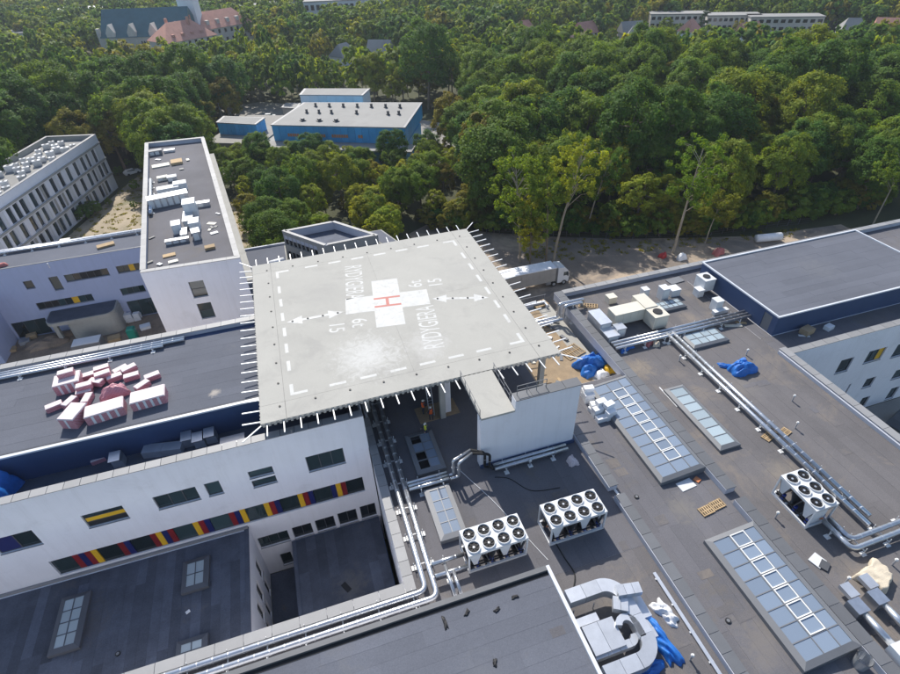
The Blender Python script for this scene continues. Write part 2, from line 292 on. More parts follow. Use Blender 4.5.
def window(parent, P, h, depth=.22, cols=1, rows=1, frame='frame_dark', pane='glass', fw=.07, special=None, sill=False):
    u0, u1, z0, z1 = h; fr = MB(); d0, d1 = depth-.07, depth+.05
    def pb(mb, a, b, c, d, e0, e1):
        q = [P(a, c, e0), P(b, c, e0), P(b, d, e0), P(a, d, e0), P(a, c, e1), P(b, c, e1), P(b, d, e1), P(a, d, e1)]
        mb.add(q, [(0, 1, 2, 3), (7, 6, 5, 4), (0, 4, 5, 1), (1, 5, 6, 2), (2, 6, 7, 3), (3, 7, 4, 0)])
    e = .003
    pb(fr, u0+e, u0+fw, z0+e, z1-e, d0, d1); pb(fr, u1-fw, u1-e, z0+e, z1-e, d0, d1); pb(fr, u0+fw, u1-fw, z0+e, z0+fw, d0, d1); pb(fr, u0+fw, u1-fw, z1-fw, z1-e, d0, d1)
    cw, rh = (u1-u0-2*fw)/cols, (z1-z0-2*fw)/rows
    for i in range(1, cols): pb(fr, u0+fw+cw*i-.03, u0+fw+cw*i+.03, z0+fw, z1-fw, d0, d1)
    for j in range(1, rows): pb(fr, u0+fw, u1-fw, z0+fw+rh*j-.03, z0+fw+rh*j+.03, d0+.004, d1-.004)
    wd = fr.build('window', frame, parent)
    if u1-u0 > .7:
        sl_ = MB(); pb(sl_, u0-.03, u1+.03, z0-.045, z0-.004, -.07, depth-.075); sl_.build('sill', 'cap_light', wd)
    for i in range(cols):
        for j in range(rows):
            mt = pane
            if special and (i, j) in special: mt = special[(i, j)]
            mb = MB(); pb(mb, u0+fw+cw*i+(.03 if i else 0), u0+fw+cw*(i+1)-(.03 if i < cols-1 else 0), z0+fw+rh*j+(.03 if j else 0), z0+fw+rh*(j+1)-(.03 if j < rows-1 else 0), depth-.01 if mt in ('glass', 'window_dark', 'black') else depth-.04, depth+.02)
            mb.build('pane' if mt in ('glass', 'window_dark') else 'panel', mt, wd)
    return wd
def skylight(parent, x0, x1, y0, y1, zb, h, cols, rows, border=.35, hr=None, frame='frame_grey', pane='glass_milk', whites=(), missing=(), bar=.07):
    """kerb with glazing; hr = height at the right-hand (x1) edge if it slopes"""
    hr = h if hr is None else hr; zt = lambda x: zb+h+(hr-h)*(x-x0)/(x1-x0); o = .12
    X = [x0, x0+border, x1-border, x1]; Yy = [y0, y0+border, y1-border, y1]; mb = MB()
    ring = [[(X[0], Yy[0]), (X[3], Yy[0]), (X[3], Yy[3]), (X[0], Yy[3])], [(X[1], Yy[1]), (X[2], Yy[1]), (X[2], Yy[2]), (X[1], Yy[2])]]
    vs = [(x, y, zb) for x, y in ring[0]]+[(x, y, zt(x)-.16) for x, y in ring[0]]+[(x, y, zt(x)) for x, y in ring[1]]+[(x, y, zt(x)-.15) for x, y in ring[1]]
    fs = []
    for k in range(3):
        for i in range(4): j = (i+1) % 4; fs.append((k*4+i, k*4+j, k*4+4+j, k*4+4+i))
    mb.add(vs, fs)
    tot = sum(cols); xs = [X[1]]
    for c in cols: xs.append(xs[-1]+(X[2]-X[1])*c/tot)
    ys = [Yy[1]+(Yy[2]-Yy[1])*j/rows for j in range(rows+1)]
    for x in xs[1:-1]: mb.box(x-bar/2, x+bar/2, Yy[1], Yy[2], zt(x)-.14, zt(x)-.01)
    for y in ys[1:-1]: mb.add([(a, y+s*bar/2, zt(a)-t) for a in (X[1], X[2]) for s in (-1, 1) for t in (.14, .012)], [(0, 1, 3, 2), (4, 6, 7, 5), (1, 5, 7, 3), (0, 4, 5, 1), (2, 3, 7, 6), (0, 2, 6, 4)])
    sk = mb.build('skylight', frame, parent)
    for i in range(len(cols)):
        for j in range(rows):
            if (i, j) in missing: continue
            a, b, c, d = xs[i]+(bar/2 if i else 0), xs[i+1]-(bar/2 if i < len(cols)-1 else 0), ys[j]+(bar/2 if j else 0), ys[j+1]-(bar/2 if j < rows-1 else 0)
            q = [(x, y, zt(x)-t) for t in (.05, .09) for x, y in ((a, c), (b, c), (b, d), (a, d))]
            MB().add(q, [(0, 1, 2, 3), (7, 6, 5, 4), (0, 4, 5, 1), (1, 5, 6, 2), (2, 6, 7, 3), (3, 7, 4, 0)]).build('pane', pane, sk)
            if (i, j) in whites:
                mw = MB(); t = .08
                for q in ((a, b, c, c+t), (a, b, d-t, d), (a, a+t, c+t, d-t), (b-t, b, c+t, d-t)):
                    mw.add([(x, y, zt(x)+zz) for zz in (-.045, .03) for x, y in ((q[0], q[2]), (q[1], q[2]), (q[1], q[3]), (q[0], q[3]))], [(3, 2, 1, 0), (4, 5, 6, 7), (0, 1, 5, 4), (1, 2, 6, 5), (2, 3, 7, 6), (3, 0, 4, 7)])
                mw.build('vent_frame', 'frame_white', sk)
    if missing: MB().box(X[1]+.02, X[2]-.02, Yy[1]+.02, Yy[2]-.02, zb+.012, zb+.02).build('opening', 'black', sk)
    return sk
# ------------------------------------------------------------------ the setting
def flat(name, poly, z, mat, h=.0):
    o = MB().add([(x, y, z) for x, y in poly], [tuple(range(len(poly)))]).build(name, mat, loc=(0, 0, 0)); return tag(o, kind='structure')
flat('ground', [(-3000, -1500), (3000, -1500), (3000, 4000), (-3000, 4000)], G, 'ground')
flat('sandy_track', [(24, 56), (110, 56), (110, 75), (90, 77), (79, 80.5), (63, 86), (48, 93), (38, 99), (27, 107), (22, 104), (24, 70)], G+.02, 'asphalt')
flat('dry_meadow', [(-46, 99), (-26, 99), (-29, 136), (-31, 165), (-38, 170), (-42, 160), (-58, 104)], G+.02, 'sand')
flat('building_yard', [(-75, 52), (-8, 52), (-8, 90.6), (-75, 90.6)], G+.024, 'dirt')
flat('sandy_strip', [(-9, 92), (-3, 90), (-2, 105), (-8, 130), (-14, 140), (-17, 134)], G+.02, 'sand')
flat('hall_yard', [(-32, 158), (-4, 150), (45, 130), (62, 165), (30, 205), (-5, 232), (-20, 228), (-8, 200), (-26, 182)], G+.02, 'paving')
flat('far_clearing', [(60, 250), (92, 240), (98, 252), (66, 262)], G+.03, 'meadow')
flat('bounce_paving', [(49, 2), (95, 2), (95, 32.2), (49, 32.2)], G+.02, 'paving')  # court floor made pale paving to bounce light onto the white facade
# ------------------------------------------------------------------ hospital: facade wing (white wall, coloured window band, upper roof with insulation)
XL = -46.0
fw_ = thing('hospital_wing', 'long white wing with a red, navy and yellow window band and grey upper roof', 'building', (-20, 44, G))
YF = 34.1; wins = [(-29.1, -26, 10.85, 12.85), (-22.35, -19.2, 11.25, 13.0), (-16.85, -13.4, 11.25, 13.0), (-12.7, -11.45, 11.25, 13.0), (-9, -6.9, 12.15, 13.1), (-9, -6.9, 10.85, 11.8), (-4, -.6, 11, 13.1)]
strip = (-26.75, .6, 6.1, 8.35); low = [(-10.55, -7.65, 1.6, 3.4), (-9.2, -8.1, -2.4, -.3), (-7.2, -5.3, 1.62, 3.5), (-4.9, -3.0, 1.62, 3.6), (-2.6, -.7, 1.62, 3.7), (-.3, 1.3, 1.62, 3.8)]
sh = lambda h: (h[0]-XL, h[1]-XL, h[2], h[3])
P = facade(fw_, (XL, YF), (1, 0), 1.7-XL, G, 16.5, [sh(h) for h in wins+[strip]+low])
window(fw_, P, sh(wins[0]), cols=2, special={(0, 0): 'panel_navy'}); window(fw_, P, sh(wins[1]), cols=1, rows=3, special={(0, 0): 'black', (0, 1): 'panel_yellow'})
window(fw_, P, sh(wins[2]), cols=3, special={(2, 0): 'glass'}); window(fw_, P, sh(wins[3])); window(fw_, P, sh(wins[4])); window(fw_, P, sh(wins[5])); window(fw_, P, sh(wins[6]), cols=3)
for h in low: window(fw_, P, sh(h), cols=3 if h[1]-h[0] > 2 else (2 if h[1]-h[0] > 1.3 else 1), pane='window_dark' if h[2] > 1.61 else 'glass')
seq = 'G RNRY G RN G RYNR G YRN G RNY G YRN G YRN G NYR G'.replace(' ', ''); a, b = 1.68, (strip[1]-strip[0]-9*1.68)/(len(seq)-9); u = strip[0]
fr = MB(); d = .2
fr.box(strip[0]+.004, strip[1]-.004, YF+d-.05, YF+d+.03, strip[2]+.004, strip[2]+.07); fr.box(strip[0]+.004, strip[1]-.004, YF+d-.05, YF+d+.03, strip[3]-.07, strip[3]-.004)
wb = fr.build('window_band', 'frame_dark', fw_)
for ch in seq:
    wd = a if ch == 'G' else b; mt = dict(G='glass', R='panel_red', N='panel_navy', Y='panel_yellow')[ch]; dd = 0 if ch == 'G' else -.08
    B('pane' if ch == 'G' else 'panel', mt, wb, u+.012, u+wd-.012, YF+d+dd, YF+d+.06, strip[2]+.072, strip[3]-.072); u += wd
B('body', 'render', fw_, XL, 1.65, YF+.45, 52, G, 13.9)
B('parapet', 'upstand', fw_, XL, 1.65, YF+.40, YF+.62, 13.91, 16.49)
capping(fw_, XL, 1.75, YF-.06, YF+.72, 16.5, mat='cap_light', seg=1.2)
B('side_wall', 'render', fw_, 1.652, 1.74, YF+.02, 52, 12.2, 16.49)
B('gutter_roof', 'bitumen_dark', fw_, XL, 1.6, YF+.62, 38.8, 13.902, 13.93)
B('upper_wall', 'upstand', fw_, XL, 1.6, 38.8, 51.9, 13.935, 16.9)
B('roof_edge', 'cap_white', fw_, XL, 1.6, 38.72, 39.02, 16.9, 17.06)
B('roof_deck', 'bitumen_blue', fw_, XL, 1.6, 39.03, 50.6, 16.905, 16.93)
sheets(fw_, XL, 1.6, 39.35, 50.5, 16.932, 'x', 1.0, 9, 'bitumen_blue')
B('rear_parapet', 'face_light', fw_, XL, 1.6, 51.3, 51.9, 16.905, 17.4); capping(fw_, XL, 1.6, 51.2, 52.0, 17.4, mat='cap_light')
B('drip_edge', 'black', fw_, XL, 1.6, 39.03, 39.2, 16.94, 16.99)
# ------------------------------------------------------------------ low roof on the left with three roof lights, inner court
lw = thing('low_wing', 'low wing with dark streaked felt roof and three framed roof lights', 'building', (-28, 27, G))
B('body', 'render', lw, XL, -11.2, 20.42, 34.09, G, 5.6); B('edge', 'bitumen_dark', lw, -11.2, -10.79, 20.42, 34.09, 5.5, 5.66)
sheets(lw, XL, -10.82, 20.45, 33.75, 5.602, 'y', .8, 7.5, 'bitumen_dark')
B('flashing', 'cap_light', lw, XL, -10.85, 33.86, 34.07, 5.62, 5.86)
hs = [(6.7, 7.7, .3, 3.1), (8.5, 9.6, .3, 3.1), (10.9, 12.0, .3, 3.1), (6.7, 7.5, -2.9, -.3), (8.6, 9.4, -2.9, -.3), (10.9, 11.8, -2.9, -.3)]
P2 = facade(lw, (-10.8, 20.42), (0, 1), 13.66, G, 5.5, hs)
for h in hs: window(lw, P2, h)
g1 = lambda x, y: (x/2.88, 440+y/2.88)
for pts, rows in ((((175, 450), (255, 435), (230, 598), (135, 618)), 4), (((528, 345), (602, 332), (598, 422), (518, 438)), 2), (((510, 575), (592, 558), (600, 640), (498, 655)), 2)):
    x0, x1, y0, y1 = rect([g1(*p) for p in pts], 6.1)
    if y0 < 20.6: y0 = 20.6
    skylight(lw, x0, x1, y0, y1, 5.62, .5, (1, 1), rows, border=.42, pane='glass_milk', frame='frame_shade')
ic = thing('court_pavilion', 'dark flat roof filling the small inner court below the white facade', 'building', (-3, 27, G))
B('body', 'upstand', ic, -7.6, 1.4, 20.45, 33.95, G, 1.5); sheets(ic, -7.2, 1.35, 20.5, 33.9, 1.502, 'y', .95, 6, 'bitumen_dark'); B('edge', 'bitumen_dark', ic, -7.58, -7.22, 20.5, 33.9, 1.5, 1.56)
hp = MB(); hp.bar((-3.3, 27.9, 1.53), (-2.8, 27.0, 1.53), .5, .05); hp.build('roof_hatch', 'black', ic)
flat('court_paving', [(-10.75, 20.45), (-7.62, 20.45), (-7.62, 34.0), (-10.75, 34.0)], G+.03, 'bitumen_dark')
# ------------------------------------------------------------------ central wing (two chillers)
Z0 = 11.5
cw = thing('central_wing', 'central wing whose felt roof carries the two eight-fan chillers', 'building', (11, 30, G))
MB().prism([(XL, 17.75), (12.0, 17.75), (12.0, -8), (20.5, -8), (20.5, 44), (2.2, 44), (2.2, 20.4), (XL, 20.4)], G, Z0).build('body', 'render', cw)
hs = [(y, y+.5, z, z+1.6) for y in (1.5, 3.6, 5.7, 7.8, 9.9, 12) for z in (9.2-.6, 4.6, .0)]
P3 = facade(cw, (1.8, 34.1), (0, -1), 13.7, G, Z0+.6, hs)
for h in hs: window(cw, P3, h)
B('parapet', 'face_light', cw, 2.22, 2.45, 20.4, 34.0, Z0, Z0+.59); capping(cw, 1.72, 2.5, 19.75, 38, Z0+.6, seg=1.25)
B('court_parapet', 'face_light', cw, XL, 1.7, 20.0, 20.42, Z0+.001, Z0+.59); capping(cw, XL, 1.70, 19.72, 20.5, Z0+.6, seg=1.9)
sheets(cw, 2.46, 20.5, 17.76, 43.9, Z0+.002, 'y', 1.08, 8, 'bitumen'); sheets(cw, 12.02, 20.5, -8, 17.755, Z0+.002, 'y', 1.08, 8, 'bitumen_brown')
sheets(cw, XL, 2.4, 17.78, 19.9, Z0+.002, 'x', 1.05, 9, 'bitumen')
core = MB().box(1.75, 20.9, 44.02, 60.5, G, 17.3); core.build('core_wall', 'upstand', cw); B('rear_core', 'upstand', cw, -6.3, 1.6, 52.1, 60.5, G, 17.3)
for x, y in ((2.6, 39.5), (9.6, 36.2), (19.8, 35.6), (14.5, 40)): B('column', 'concrete', cw, x-.25, x+.25, y-.25, y+.25, Z0+.02, 17.4)
B('white_pier', 'render', cw, 9.75, 10.6, 36.6, 37.2, Z0+.02, 17.4)
g3 = lambda x, y: (370+x/3.37, 360+y/3.37)
x0, x1, y0, y1 = rect([g3(*p) for p in ((178, 432), (270, 413), (325, 585), (238, 606))], Z0+.6); skylight(cw, x0, x1, y0, y1, Z0+.01, .6, (1, 1), 4, border=.42, frame='cap_light', pane='glass_sky')
x0, x1, y0, y1 = rect([g3(*p) for p in ((118, 250), (205, 232), (258, 352), (160, 392))], Z0+.6); skylight(cw, x0, x1, y0, y1, Z0+.01, .6, (1, 1), 4, border=.42, frame='frame_grey', pane='glass_sky', missing=((0, 0), (0, 1), (0, 3)))
# divider parapet with dark coping, gap in the middle
for a, b in ((24.05-1.0+.0, 30.4), (-8, 22.2)):
    B('divider', 'face_light', cw, 20.5, 21.3, a, b, Z0-.5, Z0+.55); capping(cw, 20.56, 21.42, a, b, Z0+.55, mat='cap_slate', seg=1.3)
B('divider_sill', 'bitumen', cw, 20.5, 21.3, 22.2, 23.05, Z0-.5, Z0+.02)
# white screen wall below the landing deck ramp
sw = thing('screen_wall', 'tall white rendered screen wall under the ramp of the landing deck', 'wall', (15.5, 29.4, Z0))
MB().add([(x, y, z) for y in (29.0, 29.85) for x, z in ((10.95, Z0+.03), (20.15, Z0+.03), (20.15, 19.0), (14.05, 19.0), (14.05, 17.75), (10.95, 17.75))], [(0, 1, 2, 3, 4, 5), (11, 10, 9, 8, 7, 6), (0, 6, 7, 1), (1, 7, 8, 2), (2, 8, 9, 3), (3, 9, 10, 4), (4, 10, 11, 5), (5, 11, 6, 0)]).build('wall', 'render', sw)
capping(sw, 14.06, 20.22, 28.93, 29.92, 19.0, mat='cap_slate', seg=1.5)
B('plinth', 'upstand', sw, 10.9, 20.3, 28.9, 28.998, Z0+.03, Z0+.45)
# ------------------------------------------------------------------ gallery wing with the two long lean-to roof lights
gw = thing('gallery_wing', 'narrow roof strip with two long glazed roof lights along a dark parapet', 'building', (25, 18, G))
B('body', 'render', gw, 21.32, 29.6, -8, 35.9, G, Z0); sheets(gw, 21.33, 29.6, -8, 35.88, Z0+.002, 'y', 1.02, 8, 'bitumen')
for a, b in ((19.6, 51.9), (-8, 18.6)):
    B('parapet', 'face_light', gw, 29.62, 30.55, a, b, Z0-.5, Z0+.6); capping(gw, 29.66, 30.66, a, b, Z0+.6, mat='cap_slate', seg=1.35)
B('parapet_gap', 'bitumen', gw, 29.61, 30.56, 18.6, 19.6, Z0-.5, Z0+.02)
g6 = lambda x, y: (600+x/2.46, 400+y/2.46)
x0, x1, y0, y1 = rect([(592, 387), (624, 373.5), (705, 465), (661, 484)], Z0+.7); skylight(gw, x0, min(x1, 29.5), y0, y1, Z0+.01, .55, (1.25, 1.15, .8), 10, border=.38, hr=.95, frame='frame_grey', pane='glass_sky', whites=[(1, j) for j in range(1, 9)])
x0, x1, y0, y1 = rect([g6(*p) for p in ((262, 345), (380, 292), (650, 598), (512, 668))], Z0+.7); skylight(gw, x0, min(x1, 29.5), y0, y1, Z0+.01, .55, (1.25, 1.15, .8), 8, border=.42, hr=.95, frame='frame_grey', pane='glass_sky', whites=[(1, j) for j in range(1, 8)])
# ------------------------------------------------------------------ building terrace between deck and right wing
tw = thing('terrace', 'board-covered building terrace between the landing deck and the right wing', 'terrace', (25, 44, G))
B('body', 'concrete', tw, 20.95, 29.55, 36, 53, G, 9.75); B('board_cover', 'osb', tw, 21.2, 27.6, 37, 52.3, 9.752, 9.79)
B('edge_wall', 'cap_white', tw, 20.95, 29.0, 52.75, 53.15, 9.752, 10.3); B('side_edge', 'cap_white', tw, 28.75, 29.0, 51.98, 52.74, 9.752, 10.25)
for i in range(10): B('fence_bar', 'frame_grey', tw, 29.02-.04, 29.02+.02, 53.2+i*.0, 53.24, 10.32, 11.2) if i == 0 else B('fence_bar', 'frame_grey', tw, 21.3+i*.8, 21.34+i*.8, 52.9, 52.94, 10.302, 11.3)
B('fence_rail', 'frame_grey', tw, 21.0, 29.0, 52.9, 52.95, 11.3, 11.36)
# ------------------------------------------------------------------ right wing
rw = thing('right_wing', 'wide felt-roofed right wing with white court facade and the six-fan chiller', 'building', (45, 30, G))
B('body', 'render', rw, 30.57, 47.95, -8, 51.3, G, Z0); B('body', 'render', rw, 47.95, 95, 32.75, 51.3, G, Z0-.002)
sk = lambda x, y: x > 49.4 and 35.6 < y < 49
sheets(rw, 30.58, 47.94, -8, 51.28, Z0+.002, 'y', 1.08, 8.5, 'bitumen_brown'); sheets(rw, 47.97, 49.45, 35.72, 48.98, Z0+.002, 'y', .8, 6, 'bitumen'); sheets(rw, 75.3, 95, 35.72, 48.98, Z0+.002, 'y', 1.08, 7, 'bitumen'); sheets(rw, 47.95, 95, 33.12, 35.7, Z0+.002, 'y', 1.1, 6, 'bitumen'); sheets(rw, 47.95, 95, 49, 51.28, Z0+.002, 'x', 1.1, 6, 'bitumen')
B('far_parapet', 'face_light', rw, 30.6, 95, 51.3, 51.9, G, Z0+.6); capping(rw, 30.68, 95, 51.2, 52.0, Z0+.6, seg=1.6, mat='cap_light')
hs = [(57.9, 59.9, 5.9, 8.1), (62.1, 64.9, 6.3, 8.3), (66.7, 69, 5.9, 8.1), (71, 73, 5.9, 8.1), (64.7, 66.3, 1.3, 3.0), (61.9, 62.25, 1.3, 3), (69.6, 71.5, 1.3, 3.0), (73.5, 75.5, 1.3, 3.0), (66.2, 67.6, -2.9, -.9), (71.1, 72.6, -2.9, -.7), (76, 77.5, -2.9, -.7)]
hs = [(a-48.8, b-48.8, c, d) for a, b, c, d in hs]
P4 = facade(rw, (48.8, 32.3), (1, 0), 46, G, Z0+.2, hs)
for i, h in enumerate(hs): window(rw, P4, h, cols=3 if i == 1 else 1, special={(2, 0): 'panel_yellow'} if i == 1 else None)
B('court_parapet', 'face_light', rw, 48.9, 95, 32.72, 33.1, Z0+.001, Z0+.19); capping(rw, 48.82, 95, 32.24, 33.14, Z0+.2, seg=1.7, mat='cap_light')
B('side_parapet', 'face_light', rw, 47.96, 48.7, -8, 33.14, Z0-1, Z0+.5); capping(rw, 47.9, 48.78, -8, 33.2, Z0+.5, seg=1.6, mat='cap_light')
B('upstand', 'face_light', rw, 47.72, 47.9, -8, 33.0, Z0+.02, Z0+.42)
g5 = lambda x, y: (640+x/3.458, 200+y/3.458); g7 = lambda x, y: (570+x/7.5, 270+y/7.5)
x0, x1, y0, y1 = rect([(663.3, 388.3), (681.7, 383.3), (743, 442), (722, 449.6)], Z0+.5); skylight(rw, x0, x1, y0, y1, Z0+.01, .45, (1,), 7, border=.4)
x0, x1, y0, y1 = rect([g5(140, 463), g5(255, 430), g5(312, 478), g5(187, 510)], Z0+.5); skylight(rw, x0, x1, y0, y1, Z0+.01, .45, (1, 1, 1, 1), 2, border=.35)
x0, x1, y0, y1 = rect([g7(600, 245), g7(790, 200), g7(895, 255), g7(680, 310)], Z0+.5); skylight(rw, x0, x1, y0, y1, Z0+.01, .45, (1, 1, 1, 1, 1), 2, border=.3)
# raised hall on the right wing
rh = thing('raised_hall', 'raised dark-blue plant hall with a smooth grey felt roof and one door', 'building', (62, 42, Z0))
X0, X1, Y0, Y1, ZR = 49.5, 75, 35.8, 48.9, 14.2
dr = (Y1-Y0-1.95, Y1-Y0-.75, Z0+.05, Z0+2.2)
facade(rh, (X0, Y1), (0, -1), Y1-Y0, Z0+.02, ZR-.15, [dr], mat='upstand', depth=.1)
B('door', 'frame_grey', rh, X0+.07, X0+.12, Y0+.76, Y0+1.94, Z0+.055, Z0+2.19); B('body', 'upstand', rh, X0+.3, X1, Y0, Y1, Z0+.02, ZR-.15)
B('corner', 'upstand', rh, X0+.004, X0+.298, Y0+.004, Y0+.3, Z0+.02, ZR-.152)
sheets(rh, X0+.1, X1, Y0+.1, Y1-.1, ZR-.148, 'x', 1.0, 9, 'bitumen_blue')
for q in ((X0-.08, X1, Y0-.08, Y0+.12), (X0-.08, X1, Y1-.1, Y1+.1), (X0-.08, X0+.12, Y0+.123, Y1-.103), (X1, X1+.2, Y0-.08, Y1+.1)): B('roof_edge', 'cap_white', rh, *q, ZR-.149, ZR+.02)
# ------------------------------------------------------------------ front block, bottom centre
fb = thing('front_block', 'raised block with light grey felt roof and white edge at the bottom of the picture', 'building', (-10, 8, G))
B('body', 'render', fb, XL, 11.98, -8, 17.7, G, 13.1); sheets(fb, XL, 11.9, -8, 17.4, 13.102, 'x', 1.05, 7, 'bitumen_blue')
B('roof_edge', 'cap_white', fb, 11.88, 12.14, -8, 17.8, 13.11, 13.34); B('roof_edge', 'cap_slate', fb, XL, 11.87, 17.46, 17.82, 13.11, 13.36); B('gutter', 'black', fb, XL, 11.86, 17.2, 17.45, 13.115, 13.14)
# ------------------------------------------------------------------ landing deck
pc = [at(252, 265.7, 18), at(466, 229, 18), at(560.5, 351.9, 18), at(260.7, 425.4, 18)]
PX0, PX1, PY0, PY1 = (pc[0].x+pc[3].x)/2, (pc[1].x+pc[2].x)/2, (pc[2].y+pc[3].y)/2, (pc[0].y+pc[1].y)/2
hp = thing('helipad', 'raised square concrete helicopter landing deck with white cross and red H', 'helipad', ((PX0+PX1)/2, (PY0+PY1)/2, 17.3))
bd = 2.15; t = .012
xs = [PX0, PX0+bd, PX1-bd, PX1]; ys = [PY0, PY0+bd, PY1-bd, PY1]
for i in range(3):
    for j in range(3):
        if i == 1 and j == 1:
            n = 2
            for a in range(n):
                for b in range(n):
                    B('deck_slab', 'pad', hp, xs[1]+(xs[2]-xs[1])*a/n+t*.4, xs[1]+(xs[2]-xs[1])*(a+1)/n-t*.4, ys[1]+(ys[2]-ys[1])*b/n+t*.4, ys[1]+(ys[2]-ys[1])*(b+1)/n-t*.4, 17.7, 18)
        else: B('deck_slab', 'pad', hp, xs[i]+t, xs[i+1]-t, ys[j]+t, ys[j+1]-t, 17.7, 18)
B('understructure', 'concrete', hp, PX0+.6, PX1-.6, PY0+1.2, PY1-.6, 17.32, 17.69)
# folded sheet edge trim
tr = MB(); n = 60
for k in range(n):
    x = PX0+(PX1-PX0)*(k+.5)/n; tr.box(x-.11, x+.11, PY0-.06, PY0-.003, 17.62, 17.97); 
    y = PY0+(PY1-PY0)*(k+.5)/n; tr.box(PX0-.05, PX0-.003, y-.11, y+.11, 17.62, 17.97); tr.box(PX1+.003, PX1+.05, y-.11, y+.11, 17.62, 17.97)
tag(tr.build('edge_trim', 'pad', hp), kind='stuff')
# safety net posts
def post(x, y, dx, dy, L=1.5): 
    me = MB().bar((x, y, 17.8), (x+dx*L, y+dy*L, 17.95), .10, .08).build('net_post', 'steel_white', hp)
n = 20
for k in range(n):
    f_ = (k+.35)/n
    post(PX0+(PX1-PX0)*f_, PY0, 0, -1); post(PX0+(PX1-PX0)*f_, PY1, 0, 1); post(PX0, PY0+(PY1-PY0)*f_, -1, 0); post(PX1, PY0+(PY1-PY0)*f_, 1, 0)
for sx, sy in ((0, 0), (1, 0), (0, 1), (1, 1)): post(PX1 if sx else PX0, PY1 if sy else PY0, .707*(1 if sx else -1), .707*(1 if sy else -1), 2.1)
# paint: sheets 4 mm above the slab
ZP = 18.004
def paint(name, polys, mat='white_paint', z=ZP):
    mb = MB()
    for p in polys: mb.add([(x, y, z) for x, y in p], [tuple(range(len(p)))])
    return mb.build(name, mat, hp)
cc = (at(371.3, 281.3, 18)+at(405.5, 324, 18))/2; ca = R(-7.7)
def rot(p, a=ca, c=cc): return (c.x+p[0]*math.cos(a)-p[1]*math.sin(a), c.y+p[0]*math.sin(a)+p[1]*math.cos(a))
q = 1.5; arm = 4.55
paint('cross', [[rot(p) for p in ((-arm, -q), (arm, -q), (arm, q), (-arm, q))], [rot(p) for p in ((-q, q), (q, q), (q, arm), (-q, arm))], [rot(p) for p in ((-q, -arm), (q, -arm), (q, -q), (-q, -q))]])
paint('letter_h', [[rot(p) for p in ((-1.45, .62), (1.45, .62), (1.45, .95), (-1.45, .95))], [rot(p) for p in ((-1.45, -.95), (1.45, -.95), (1.45, -.62), (-1.45, -.62))], [rot(p) for p in ((-.17, -.62), (.17, -.62), (.17, .62), (-.17, .62))]], 'red_paint', ZP+.004)
ix0, ix1, iy0, iy1 = rect([(276, 271.4), (452.7, 241), (527, 341), (290, 396)], 18)
dw = .32; dashes = []
for k in range(8):
    for (sx, sy, ex, ey) in ((ix0, iy0, ix1, iy0), (ix0, iy1, ix1, iy1), (ix0, iy0, ix0, iy1), (ix1, iy0, ix1, iy1)):
        L = 22.3
        if k in (0, 7): f0, f1 = (0, 1.5/L) if k == 0 else (1-1.5/L, 1)
        else: f0 = (k+.5)/8-.75/L; f1 = f0+1.5/L
        a = (sx+(ex-sx)*f0, sy+(ey-sy)*f0); b = (sx+(ex-sx)*f1, sy+(ey-sy)*f1)
        cxm, cym = (ix0+ix1)/2, (iy0+iy1)/2
        if sy == ey: s = dw if sy < cym else -dw; dashes.append([(a[0], a[1]), (b[0], b[1]), (b[0], b[1]+s), (a[0], a[1]+s)])
        else:
            s = dw if sx < cxm else -dw; o0 = dw if k == 0 else 0; o1 = dw if k == 7 else 0
            dashes.append([(a[0], a[1]+o0+.003), (b[0], b[1]-o1-.003), (b[0]+s, b[1]-o1-.003), (a[0]+s, a[1]+o0+.003)])
for d_ in dashes: paint('edge_dash', [d_])
def arrow(pa, pb):
    a, b = at(*pa, 18), at(*pb, 18); d_ = (b-a); L = d_.length; d_ = d_/L; n_ = Vector((-d_.y, d_.x, 0)); pt = lambda u, v: tuple((a+d_*u+n_*v)[:2])
    paint('arrow', [[pt(0, 0), pt(1.6, -.75), pt(1.6, .75)], [pt(1.6, -.19), pt(L-1.6, -.19), pt(L-1.6, .19), pt(1.6, .19)], [pt(L-1.6, -.75), pt(L, 0), pt(L-1.6, .75)]])
    for k in range(4):
        p = a+d_*(L*(.1+.266*k)); MB().cyl(p.x, p.y, 18.002, 18.06, .11, 10).build('deck_light', 'black', hp)
gp = lambda x, y: (230+x/2.997, 210+y/2.997)
arrow(gp(170, 337), gp(340, 305)); arrow(gp(605, 266), gp(775, 262))
for k in range(9):
    f_ = k/8
    for x, y in ((ix0-1.0+(ix1-ix0+2.0)*f_, iy0-1.05), (ix0-1.0+(ix1-ix0+2)*f_, iy1+.75), (ix0-.95, iy0-1.0+(iy1-iy0+1.7)*f_), (ix1+.95, iy0-1.0+(iy1-iy0+1.7)*f_)):
        if k in (0, 8) and x in (ix0-.95, ix1+.95): continue
        MB().cyl(x, y, 18.002, 18.06, .10, 10).build('deck_light', 'black', hp)
def lettering(txt, pc_, size, ang, sx=1.0, name='lettering'):
    cu = bpy.data.curves.new('lettering', 'FONT'); cu.body = txt; cu.align_x = 'CENTER'; cu.align_y = 'CENTER'; cu.size = size; cu.offset = .008
    tmp = bpy.data.objects.new('tmp', cu); C.objects.link(tmp); dg = bpy.context.evaluated_depsgraph_get(); me = bpy.data.meshes.new_from_object(tmp.evaluated_get(dg)); bpy.data.objects.remove(tmp)
    me.materials.clear(); me.materials.append(MT['white_paint']); o = link(me, name, hp); p = at(*pc_, 18.004)-wloc(hp); o.location = p; o.rotation_euler = (0, 0, ang); o.scale = (sx, 1, 1); return o
A1 = R(90)+ca; A2 = R(-90)+ca
gc = lambda x, y: (330+x/6.42, 240+y/6.42)
